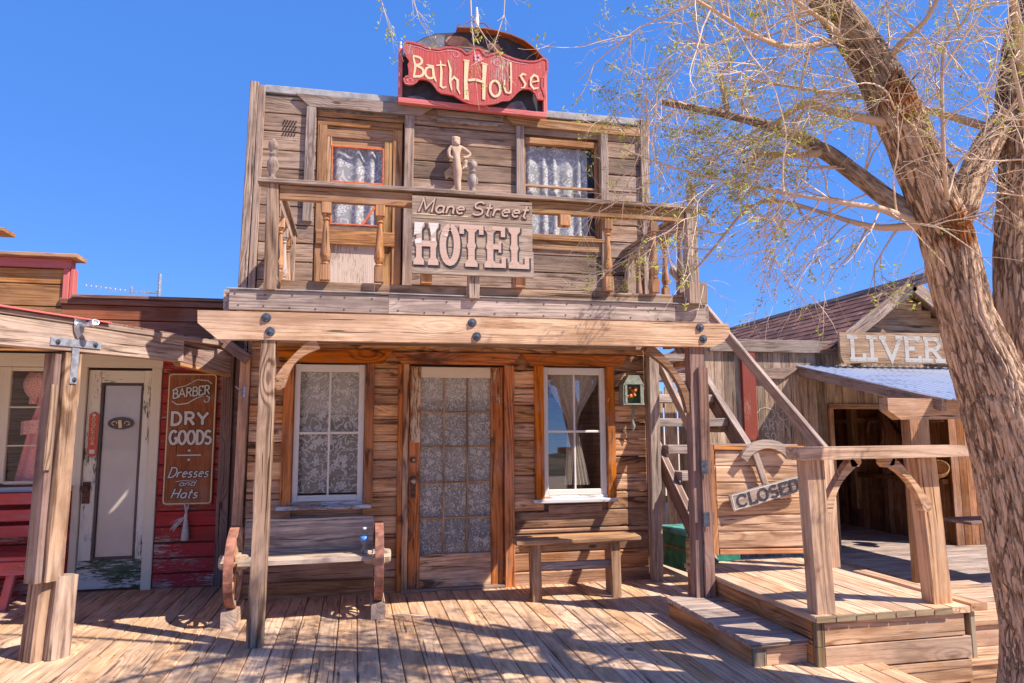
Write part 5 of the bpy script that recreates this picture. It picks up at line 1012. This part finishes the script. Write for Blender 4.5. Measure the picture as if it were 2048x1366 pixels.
# ================================================================== livery barn
YL = 3.40; GZ = -.5
lv = thing('livery_barn', (7.5, YL, GZ), 'grey board livery barn with a shingled gable roof and a tin awning', 'building')
def vboards(m, x0, x1, z0, z1, y, wd=.15, t=.022, ax='x', gap=.004, jit=.0):
    x = x0
    while x < x1-.02:
        b = min(wd*random.uniform(.8, 1.15), x1-x)
        p = (x+b/2, y+random.uniform(-.004, .004), z0); q = (x+b/2, y, z1+random.uniform(-jit, jit))
        if ax == 'y': p = (y+random.uniform(-.004, .004), x+b/2, z0); q = (y, x+b/2, z1+random.uniform(-jit, jit))
        m.plank(p, q, b-gap, t, X3 if ax == 'x' else Y3, ch=.003); x += b
P('front_wall', 'barn_boards', lv, lambda m: vboards(m, 5.15, 7.42, GZ, 2.72, YL))
P('front_wall', 'barn_boards', lv, lambda m: vboards(m, 7.42, 10.6, 1.80, 2.72, YL))
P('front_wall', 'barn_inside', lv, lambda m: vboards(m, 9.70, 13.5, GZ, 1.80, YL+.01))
P('door_header', 'golden_wood', lv, lambda m: m.box((7.42, YL-.06, 1.765), (10.5, YL-.013, 1.845), 0))
P('door_jamb', 'golden_wood', lv, lambda m: m.box((7.42, YL-.055, GZ), (7.50, YL-.013, 1.763), 2))
P('fascia', 'grey_timber', lv, lambda m: m.box((5.36, YL-.09, 2.66), (7.63, YL-.03, 2.86), 0))
P('fascia', 'grey_timber', lv, lambda m: m.prism([(6.05, 2.245), (6.62, 2.245), (6.93, 2.425), (6.05, 2.40)], (0, YL-.03, 0), X3, Z3, .04))
P('red_board', 'barn_red', lv, lambda m: m.box((5.90, YL-.08, 1.28), (6.13, YL-.03, 2.70), 2))
P('gable_siding', 'livery_board', lv, lambda m: m.prism([(7.75, 2.7), (10.2, 2.7), (8.95, 3.74)], (0, YL+.03, 0), X3, Z3, .02))
P('gable_siding', 'livery_board', lv, lambda m: [m.plank((8.93-1.3*(3.80-z)/.95*.98, YL-.02, z), (8.93+1.25*(3.80-z)/.95, YL-.02, z), .128, .02, Z3) for z in [2.84+.132*i for i in range(7)]])
def rake(m, x0, z0, x1, z1, w_=.17):
    m.plank((x0, YL-.30, z0), (x1, YL-.30, z1), w_, .045, V((-(z1-z0), 0, x1-x0)))
P('rake_board', 'grey_timber', lv, lambda m: rake(m, 7.58, 2.83, 8.95, 3.80, .20))
P('rake_board', 'grey_timber', lv, lambda m: rake(m, 8.95, 3.80, 10.3, 2.83, .20))
P('ridge_beam', 'grey_timber', lv, lambda m: m.plank((8.98, YL-.75, 3.87), (8.98, 10, 3.84), .16, .10, Z3))
def shingles(m, side):
    # courses run parallel to the ridge
    xr, zr = 8.95, 3.88; xe, ze = (7.35, 2.72) if side < 0 else (10.6, 2.72); n = 11
    for i in range(n):
        u0, u1 = i/n, (i+1.25)/n; y = YL-.32
        xa = xr+(xe-xr)*u0; za = zr+(ze-zr)*u0; xb = xr+(xe-xr)*u1; zb_ = zr+(ze-zr)*u1
        while y < 11.5:
            w_ = random.uniform(.22, .34); d = V((xb-xa, 0, zb_-za)).normalized(); nn = V((-d.z, 0, d.x)) if side > 0 else V((d.z, 0, -d.x))
            lift = .012; a = V((xa, y, za))+nn*.004; b = V((xb, y, zb_))+nn*(lift+random.uniform(0, .008))
            vs = [a, a+Y3*(w_-.008), b+Y3*(w_-.008), b, b-nn*.012, b-nn*.012+Y3*(w_-.008)]
            m.add([V(p) for p in vs], [(0, 1, 2, 3), (3, 2, 5, 4)], [V((p.x, p.y, p.z)) for p in vs]); y += w_
for s_ in (-1, 1): P('shingle_roof', 'shingle', lv, lambda m: shingles(m, s_))
P('roof_deck', 'siding_shadow', lv, lambda m: (m.plank((7.37, 7.3, 2.70), (8.95, 7.3, 3.86), 8.4, .015, Y3, n=1, wob=0), m.plank((8.95, 7.3, 3.86), (10.6, 7.3, 2.70), 8.4, .015, Y3, n=1, wob=0)))
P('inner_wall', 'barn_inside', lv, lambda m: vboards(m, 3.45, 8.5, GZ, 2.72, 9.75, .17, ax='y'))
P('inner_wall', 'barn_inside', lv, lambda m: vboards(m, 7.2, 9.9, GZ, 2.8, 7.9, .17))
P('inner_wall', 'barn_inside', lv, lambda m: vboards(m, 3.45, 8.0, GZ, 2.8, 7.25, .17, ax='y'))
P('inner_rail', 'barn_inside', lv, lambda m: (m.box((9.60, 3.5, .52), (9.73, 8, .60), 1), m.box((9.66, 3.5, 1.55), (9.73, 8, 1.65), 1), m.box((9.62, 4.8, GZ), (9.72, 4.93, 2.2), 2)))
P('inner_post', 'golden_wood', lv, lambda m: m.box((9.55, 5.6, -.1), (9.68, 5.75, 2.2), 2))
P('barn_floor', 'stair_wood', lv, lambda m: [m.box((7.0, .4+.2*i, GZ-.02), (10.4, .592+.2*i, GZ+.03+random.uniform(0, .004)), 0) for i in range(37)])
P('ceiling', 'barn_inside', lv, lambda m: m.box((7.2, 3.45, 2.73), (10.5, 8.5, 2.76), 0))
# awning
aw = P('awning_beam', 'golden_wood', lv, lambda m: m.prism([(5.90, 1.80), (5.90, 1.66), (6.06, 1.555), (9.3, 1.57), (9.3, 1.80)], (0, .36, 0), X3, Z3, .14))
P('awning_rafter', 'grey_timber', lv, lambda m: m.plank((6.93, YL-.05, 2.37), (6.52, .08, 1.72), .14, .06, Z3))
P('awning_rafter', 'grey_timber', lv, lambda m: [m.plank((x+.35, YL-.05, 2.37), (x, .15, 1.72), .12, .05, Z3) for x in (7.6,)])
P('awning_post', 'golden_wood', lv, lambda m: m.box((6.17, .22, GZ), (6.43, .36, 1.555), 2))
def tin(m):
    for k in range(1): m.sheet(lambda u, v: ((6.90-.40*v+3.1*u, YL-.02-3.42*v, 2.455-.69*v+.021*sin(u*3.1*2*pi/.135)), (3.1*u, 3*v, 0)), 330, 6)
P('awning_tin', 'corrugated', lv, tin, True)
ls = thing('livery_sign', (8.65, YL-.37, 2.5), 'grey plank sign with white slab letters reading LIVERY on the barn gable', 'sign')
YV = YL-.40
P('board', 'livery_board', ls, lambda m: m.prism([(7.43, 2.963), (7.43, 2.59), (7.49, 2.47), (7.93, 2.487), (8.5, 2.475), (9.0, 2.482), (9.85, 2.495), (9.85, 3.0)], (0, YV+.05, 0), X3, Z3, .05))
P('lettering', 'worn_white', ls, lambda m: [letters(m, c_, (x_, YV, 2.535), .36, .07, lift=.004, xs=.8, slab=(.17 if c_ not in 'VE' else .12), end=w_) for c_, x_, w_ in (('L', 7.595, .27), ('I', 7.93, .14), ('V', 8.19, .34), ('E', 8.60, .29), ('R', 8.965, .34), ('Y', 9.37, .32))])
gf = thing('chalk_writing', (6.5, YL-.03, 1.2), 'faded white painted ribbon and lettering on the barn wall', 'writing')
P('ribbon', 'chalk', gf, lambda m: (m.strip([(6.16, 1.70), (6.22, 1.77), (6.32, 1.79), (6.44, 1.75), (6.47, 1.66), (6.40, 1.60), (6.32, 1.62)], .012, (0, YL-.016, 0), X3, Z3, .002), m.strip(arc(6.62, 1.66, .10, .07, 150, 480, 14), .012, (0, YL-.016, 0), X3, Z3, .003), m.strip([(6.50, 1.72), (6.60, 1.58), (6.68, 1.45), (6.70, 1.33)], .014, (0, YL-.016, 0), X3, Z3, .004)))
P('lettering', 'chalk', gf, lambda m: (letters(m, 'ARY,', (6.24, YL-.016, 1.44), .14, .016, lift=.002, slab=.09, end=.36), letters(m, 'SO!', (6.28, YL-.016, 1.27), .12, .016, lift=.002, slab=.0, end=.25)))
# things inside the barn
for i, (x, y, z, r) in enumerate(((9.60, 5.02, 1.35, .30), (9.58, 4.25, 1.45, .26))):
    q = P('horse_collar' if i == 0 else 'rope_coil', 'leather', None, lambda m: m.tube([(x, y+r*cos(a)*.7, z+r*sin(a)) for a in [2*pi*k/20 for k in range(21)]], .045 if i == 0 else .03, 8), True, label='dark leather horse collar hung on the barn inner wall' if i == 0 else 'coiled dark strap hung deeper in the barn near the tree', category='harness')
sdl = thing('saddle', (9.4, 4.0, 1.1), 'brown leather saddle hung on the dark barn wall by the tree', 'saddle')
P('seat', 'leather', sdl, lambda m: m.sheet(lambda u, v: ((9.35+.28*abs(u-.5)*2, 3.75+.62*v, 1.35+.28*(v-.5)**2*4-.9*abs(u-.5)**1.6), (u, v, 0)), 16, 12), True)
P('stirrup', 'leather', sdl, lambda m: (m.plank((9.5, 3.95, .95), (9.5, 3.95, .62), .07, .01, Y3), m.tube([(9.5, 3.95+.09*sin(a), .55-.09*cos(a)) for a in [2*pi*k/12 for k in range(13)]], .014, 6)))
for i, (y, z) in enumerate(((3.45, .62), (3.2, .72))):
    P('basket', 'bench_golden', None, lambda m: m.lathe([(.09, 0), (.15, .06), (.17, .14), (.16, .15), (.13, .07), (.06, .02)], (9.3-.05*i, y, z), (-.5, -.5, .7), 18), True, label='round tan basket hung low on the barn wall' if i == 0 else 'round tan basket hung highest beside the tree trunk', category='basket', group='baskets hung on the barn wall')
sh_ = thing('wall_shelf', (7.5, .7, .2), 'thin reddish plank shelf sticking out beside the tree trunk', 'shelf')
P('plank', 'stair_dark', sh_, lambda m: m.box((7.22, .55, .30), (9.2, 1.05, .335), 0))
P('leg', 'stair_dark', sh_, lambda m: m.box((8.6, .7, GZ), (8.7, .8, .299), 2))
fc = thing('board_fence', (4.4, 3.9, GZ), 'gapped vertical board fence behind the stairs', 'fence')
P('board', 'barn_boards', fc, lambda m: vboards(m, 3.3, 5.5, GZ, 2.10, 3.95, .26, .025, gap=.03, jit=.05))
for z_ in (.3, 1.8): P('rail', 'siding_shadow', fc, lambda m: m.box((3.3, 3.985, z_), (5.5, 4.03, z_+.1), 0))

# ================================================================== the tree
TR = {
 'T0': [(3.97,-3.25,-.62,.46),(4.02,-3.25,-.35,.38),(4.03,-3.25,-.06,.300),(3.995,-3.25,.30,.262),(3.925,-3.25,.74,.240),(3.860,-3.25,1.18,.228),(3.765,-3.25,1.62,.212),(3.69,-3.25,1.83,.188),(3.585,-3.25,2.14,.150),(3.54,-3.25,2.36,.152),(3.49,-3.25,2.62,.152),(3.41,-3.25,2.84,.138),(3.34,-3.22,3.14,.138),(3.24,-3.20,3.44,.137),(3.10,-3.20,3.71,.120),(2.95,-3.20,3.92,.110),(2.81,-3.20,4.10,.102),(2.60,-3.20,4.37,.090),(2.34,-3.15,4.81,.078)],
 'B': [(3.98,-3.22,1.1,.20),(4.04,-3.20,1.45,.19),(4.07,-3.20,1.75,.175),(4.11,-3.15,2.17,.160),(4.21,-3.10,2.73,.150),(4.30,-3.10,3.21,.149),(4.33,-3.10,3.65,.159),(4.40,-3.10,4.08,.128),(4.53,-3.10,4.61,.104),(4.7,-3.1,5.4,.08)],
 'C': [(3.50,-3.22,2.45,.09),(3.58,-3.20,2.65,.093),(3.68,-3.20,2.85,.094),(3.88,-3.15,3.16,.088),(4.14,-3.10,3.47,.083),(4.42,-3.05,3.71,.082),(4.76,-3.00,4.03,.079)],
 'C2': [(4.00,-2.98,1.8,.09),(4.02,-2.90,2.17,.083),(4.01,-2.90,2.44,.075),(3.96,-2.90,2.75,.067),(4.01,-2.80,3.06,.055),(4.06,-2.70,3.30,.050),(4.00,-2.60,3.52,.040),(3.96,-2.50,3.70,.030)],
 'D': [(3.45,-3.22,2.62,.06),(3.36,-3.20,2.73,.068),(3.26,-3.10,2.87,.060),(3.08,-3.00,3.08,.055),(2.93,-2.90,3.26,.050),(2.67,-2.80,3.43,.036),(2.37,-2.70,3.54,.027),(1.95,-2.60,3.64,.022)],
 'E': [(2.93,-2.90,3.25,.026),(2.73,-2.95,3.19,.021),(2.43,-3.00,3.16,.017),(2.27,-3.05,3.07,.011)],
 'F': [(3.16,-3.20,3.34,.031),(2.92,-3.10,3.42,.025),(2.75,-3.00,3.51,.021),(2.63,-2.90,3.44,.015),(2.47,-2.80,3.30,.010)],
 'G': [(2.38,-2.70,3.55,.020),(2.35,-2.70,3.71,.017),(2.34,-2.70,3.82,.013),(2.41,-2.80,3.91,.008)],
 'U': [(2.90,-3.20,3.86,.030),(2.82,-3.20,3.84,.025),(2.56,-3.30,3.72,.016),(2.33,-3.40,3.64,.013),(2.09,-3.50,3.62,.011),(1.86,-3.60,3.64,.009),(1.66,-3.70,3.64,.008),(1.44,-3.80,3.66,.006)],
 'H': [(3.42,-3.22,2.72,.03),(3.28,-3.20,2.73,.028),(2.99,-3.30,2.75,.019),(2.69,-3.40,2.73,.014),(2.41,-3.30,2.80,.011),(2.18,-3.10,2.92,.009),(1.86,-2.90,3.07,.007),(1.61,-2.70,3.25,.005)],
 'I': [(3.42,-3.22,2.68,.03),(3.32,-3.20,2.69,.028),(3.15,-3.10,2.70,.020),(3.03,-3.00,2.76,.016),(2.91,-2.90,2.84,.013),(2.68,-2.80,2.93,.011),(2.50,-2.70,2.91,.010),(2.28,-2.60,2.64,.008),(2.15,-2.60,2.50,.005)],
 'K': [(3.0,-3.20,3.82,.028),(2.91,-3.20,3.84,.025),(2.73,-3.30,3.87,.018),(2.57,-3.40,3.85,.013),(2.36,-3.50,3.86,.011),(2.15,-3.60,3.88,.008)],
 'R1': [(3.55,-3.25,2.65,.022),(3.48,-3.30,2.74,.018),(3.27,-3.50,2.96,.011),(3.23,-3.60,3.59,.009),(3.29,-3.70,3.73,.007),(3.36,-3.70,3.89,.006)],
 'P': [(3.14,-3.20,3.65,.028),(3.17,-3.35,3.77,.018),(3.22,-3.50,3.84,.013),(3.28,-3.60,4.01,.010),(3.5,-3.6,4.3,.008)],
 # limbs above the frame, from which twigs hang into the picture
 'V': [(2.80,-3.20,4.12,.06),(2.45,-3.05,4.42,.045),(1.95,-2.85,4.62,.032),(1.45,-2.65,4.70,.024),(.95,-2.45,4.72,.016),(.50,-2.30,4.66,.010),(.05,-2.20,4.62,.006)],
 'W': [(2.60,-3.20,4.37,.05),(2.2,-3.5,4.5,.03),(1.8,-3.7,4.45,.02),(1.45,-3.8,4.3,.012)],
 'X': [(4.34,-3.12,3.7,.04),(4.0,-3.4,4.0,.025),(3.7,-3.6,4.15,.016),(3.4,-3.7,4.3,.01)],
 'Y': [(4.25,-3.1,2.9,.03),(4.0,-3.4,3.05,.02),(3.8,-3.55,3.3,.014),(3.7,-3.6,3.6,.009)],
 'Z': [(4.1,-3.05,3.45,.03),(3.75,-2.7,3.75,.02),(3.4,-2.3,4.0,.014),(3.0,-2.0,4.2,.01)],
}
KT = .885
TR['T0'][0] = (3.97, -3.25, -.95, .50)
for k_ in TR: TR[k_] = [(q[0]*KT, CAM.y+(q[1]-CAM.y)*KT, CAM.z+(q[2]-CAM.z)*KT, q[3]*KT) for q in TR[k_]]
def near(p): return (p[0]*KT, CAM.y+(p[1]-CAM.y)*KT, CAM.z+(p[2]-CAM.z)*KT)
tree = thing('bare_tree', (3.5, -3.66, -.5), 'big rough barked tree with bare drooping twigs and first yellow green leaves', 'tree')
def smooth_path(p, step):
    P_ = [V(q[:3]) for q in p]; R_ = [q[3] for q in p]; out = []; rad = []
    for i in range(len(P_)-1):
        a, b, c, d = P_[max(i-1, 0)], P_[i], P_[i+1], P_[min(i+2, len(P_)-1)]; n = max(1, int((c-b).length/step))
        for k in range(n):
            t = k/n; out.append(.5*((2*b)+(c-a)*t+(2*a-5*b+4*c-d)*t*t+(3*b-a-3*c+d)*t**3)); rad.append(R_[i]+(R_[i+1]-R_[i])*t)
    out.append(P_[-1]); rad.append(R_[-1]); return out, rad
def barky(m, key, step, seg, rough_=.09):
    pts, rad = smooth_path(TR[key], step); n = len(pts); L = 0; vs = []; ws = []; rs = []
    X = V((1, 0, 0)); so_ = random.uniform(0, 50)
    for i in range(n):
        if i: L += (pts[i]-pts[i-1]).length
        d = (pts[min(i+1, n-1)]-pts[max(i-1, 0)]).normalized(); X = (X-d*X.dot(d)).normalized(); Y = d.cross(X)
        R = rad[i]
        for j in range(seg):
            a = 2*pi*j/seg; q = V((cos(a)*R*44, sin(a)*R*44, L*3.6+so_))
            wv = noise.noise(q*.35)*2.2
            r1 = 1-min(1, abs(noise.noise(q+V((wv, wv, 0))))*3.4); r2 = 1-min(1, abs(noise.noise(q*2.3+V((9, 3, 0))))*3)
            lump = noise.noise(V((cos(a)*1.3, sin(a)*1.3, L*1.6+so_)))*.06+noise.noise(V((cos(a)*3, sin(a)*3, L*3+so_)))*.045
            fl = 0
            if key == 'T0' and pts[i].z < .55: fl = (.55-pts[i].z)**1.5*.32*max(0, .35+sin(a*4+.6))
            rr_ = R*(1+lump+fl)-min(R, .2)*rough_*(r1*1.0+r2*.35)
            vs.append(pts[i]+(X*cos(a)+Y*sin(a))*rr_); ws.append(V((L, cos(a)*R, sin(a)*R))+V((so_, 0, 0))); rs.append(1-r1)
    fs = []
    for i in range(n-1):
        for j in range(seg): fs.append((i*seg+j, i*seg+(j+1) % seg, (i+1)*seg+(j+1) % seg, (i+1)*seg+j))
    fs.append(tuple((n-1)*seg+j for j in range(seg)))
    m.add(vs, fs, ws, rs)
P('trunk', 'bark', tree, lambda m: barky(m, 'T0', .012, 260, .07), True)
P('limb', 'bark', tree, lambda m: barky(m, 'B', .022, 130, .07), True)
P('limb', 'bark', tree, lambda m: barky(m, 'C', .018, 90, .07), True)
for k in ('C2', 'D'): P('limb', 'limb_bark', tree, lambda m: barky(m, k, .015, 56, .12), True)
def torn(m, c, nrm, n=26, s=1):
    for _ in range(n):
        a = random.uniform(0, 2*pi); b = V(c)+V((cos(a)*.05*s, 0, sin(a)*.05*s)); d = (V(nrm)*random.uniform(.3, 1)+V((random.uniform(-.5, .5), random.uniform(-.4, .1), random.uniform(-.3, 1)))).normalized()
        m.plank(b, b+d*random.uniform(.04, .10)*s, random.uniform(.012, .03)*s, .006, V((random.random(), random.random(), random.random())), n=1, taper=.3)
P('torn_stub', 'golden_wood', tree, lambda m: torn(m, near((3.17, -3.31, 3.50)), (-.2, -1, .2)))
P('torn_stub', 'golden_wood', tree, lambda m: torn(m, near((3.46, -3.40, 2.68)), (0, -1, .1), 14, .7))
ends = []
random.seed(21)
def twig(m, p, d, L, r, depth, droop, lv_):
    n = max(3, int(L/.055)); pts = [p.copy()]; rad = [r]; q = p.copy(); d = d.normalized()
    for i in range(n):
        d = (d+V((random.gauss(0, .13), random.gauss(0, .13), random.gauss(0, .13)-droop*.026))).normalized(); q = q+d*(L/n); pts.append(q.copy()); rad.append(max(.0007, r*(1-.72*(i+1)/n)))
    m.tube(pts, rad, 4 if depth < 2 else 3, rn=min(1, max(0, random.gauss(.35, .25))), caps=False)
    if depth == 3:
        ends.append((pts[-1], d)); 
        if random.random() < .5: ends.append((pts[len(pts)//2], d))
        return
    k = {0: int(L/.14), 1: int(L/.10), 2: int(L/.07)}[depth]
    for _ in range(k):
        u = random.uniform(.15, 1); i = min(n-1, int(u*n)); b = pts[i]; t = (pts[i+1]-pts[i]).normalized()
        o = V((random.gauss(0, 1), random.gauss(0, 1), random.gauss(0, 1))); o = (o-t*o.dot(t)).normalized()
        nd = (t*random.uniform(.5, 1.1)+o*random.uniform(.5, .9)).normalized()
        nl = {0: random.uniform(.22, .48), 1: random.uniform(.12, .30), 2: random.uniform(.04, .12)}[depth]
        twig(m, b, nd, nl, {0: .0031, 1: .0019, 2: .0012}[depth], depth+1, droop*(1+.5*random.random()), lv_)
tw = MB()
def grow(key, start, spacing, bias, L0=(.35, .75), droop=1.0, r=.0058, mat=True):
    pts, rad = smooth_path(TR[key], .04)
    if mat: tw.tube(pts, rad, 8, rn=.7, caps=False)
    i = int(len(pts)*start); acc = 0
    while i < len(pts)-1:
        t = (pts[i+1]-pts[i]).normalized(); o = V((random.gauss(0, 1), random.gauss(0, 1), random.gauss(0, 1)))+V(bias); o = (o-t*o.dot(t)).normalized()
        twig(tw, pts[i]+o*rad[i]*.6, t*random.uniform(.3, .9)+o, random.uniform(*L0), min(r, rad[i]*.8), 0, droop, 1)
        i += max(1, int(spacing/.04*random.uniform(.6, 1.4)))
LF = (-.6, 0, .2)
grow('D', .25, .12, (-.8, 0, .6), mat=False); grow('D', .3, .16, (-.3, 0, -1), droop=1.6, mat=False); grow('C2', .4, .2, (0, 0, .3), mat=False)
for k, a, s_, b, dr in (('E', .1, .10, (-.3, 0, -.6), 1.5), ('F', .1, .10, (-.4, 0, .1), 1), ('G', .1, .08, (-.3, 0, .8), .5), ('U', .1, .085, (-.4, 0, -.1), 1.1), ('H', .15, .11, (-.2, 0, -.2), 1.4), ('I', .12, .11, (-.2, 0, -.7), 1.9), ('K', .1, .09, (-.2, 0, -.1), 1), ('R1', .2, .12, (.1, 0, .1), 1), ('P', .1, .10, (.1, 0, -.2), 1), ('W', .5, .2, (-.3, 0, -.7), 1.2), ('X', .15, .12, (-.2, 0, -.4), 1.2), ('Y', .2, .13, (-.1, 0, 0), 1.2), ('Z', .2, .13, (0, 0, -.5), 1.2)):
    grow(k, a, s_, b, droop=dr)
V_pts = smooth_path(TR['V'], .04); tw.tube(V_pts[0], V_pts[1], 8, rn=.7, caps=False)
grow('T0', .72, .12, (-.5, 0, -.1), mat=False); grow('B', .35, .16, (-.8, -.2, 0), mat=False); grow('C', .25, .14, (0, -.2, 0), mat=False)
def hang(pts, r):
    pts = [V(near(p)) for p in pts]; tw.tube(pts, [r*(1-.6*i/(len(pts)-1)) for i in range(len(pts))], 5, rn=.3)
    for i in range(1, len(pts)):
        for _ in range(2):
            d = (pts[i]-pts[i-1]).normalized(); twig(tw, pts[i], d+V((random.gauss(0, .5), random.gauss(0, .5), random.gauss(0, .3))), random.uniform(.08, .2), .0018, 2, .5, 1)
hang([(.02, -2.2, 4.66), (.07, -2.2, 4.50), (.13, -2.2, 4.30), (.17, -2.2, 4.16)], .005)
hang([(.28, -2.25, 4.66), (.30, -2.25, 4.45), (.345, -2.25, 4.30), (.37, -2.25, 4.22)], .0045)
hang([(.66, -2.35, 4.70), (.70, -2.33, 4.45), (.71, -2.33, 4.20), (.735, -2.33, 3.95), (.74, -2.33, 3.80)], .006)
hang([(.71, -2.33, 4.26), (.80, -2.33, 4.12), (.90, -2.33, 4.02), (.97, -2.33, 3.85)], .004)
hang([(1.0, -2.45, 4.72), (.93, -2.40, 4.45), (.92, -2.40, 4.25), (.86, -2.40, 4.05), (.78, -2.40, 3.92)], .004)
tw.build('twigs', 'twig_bark', tree, True, kind='stuff')
lf = MB()
for (p, d) in ends:
    g = noise.noise(p*1.7+V((5, 2, 8)))
    g += .25*(1 if 1.2 < p.x < 3.2 and p.z > 2.9 else -.6)
    if random.random() > .38+.8*g: continue
    for _ in range(random.randint(5, 9)):
        c = p+V((random.gauss(0, .016), random.gauss(0, .016), random.gauss(0, .016))); a = V((random.gauss(0, 1), random.gauss(0, 1), random.gauss(0, 1))).normalized(); b = a.orthogonal().normalized(); s_ = random.uniform(.007, .013)
        vs = [c-a*s_, c+b*s_*.6, c+a*s_*1.3, c-b*s_*.6]; lf.add(vs, [(0, 1, 2, 3)], [V((0, 0, 0))]*4)
lf.build('young_leaves', 'leaf', tree, kind='stuff')
print('twig faces', len(tw.f), 'leaves', len(lf.f))

# dry leaves and grit on the boards, more of them in the corners
random.seed(5)
lt = MB()
for i in range(420):
    if i < 170: x, y = random.uniform(-3.9, 3.0), -.04-abs(random.gauss(0, .10)); y = y+.68 if x < -1.3 else y
    else: x, y = random.uniform(-3.2, 3.1), random.uniform(-3.8, -.1)
    if 2.3 < x < 4 and y < -.8: continue
    a = random.uniform(0, 2*pi); s_ = random.uniform(.004, .011); c = V((x, y, .004)); d = V((cos(a), sin(a), random.uniform(-.1, .25)))*s_; e = V((-sin(a), cos(a), random.uniform(.0, .4)))*s_*.5
    lt.add([c-d, c+e, c+d*1.2+V((0, 0, .003)), c-e+V((0, 0, .003))], [(0, 1, 2, 3)], [V((x, y, 0))]*4)
plain('dry_leaf', (.30, .19, .09), .9, 0, .4, 80)
lt.build('dry_leaf_litter', 'dry_leaf', base=(0, -1, 0), kind='stuff', label='dry leaf crumbs and grit scattered over the boardwalk', category='leaf litter')
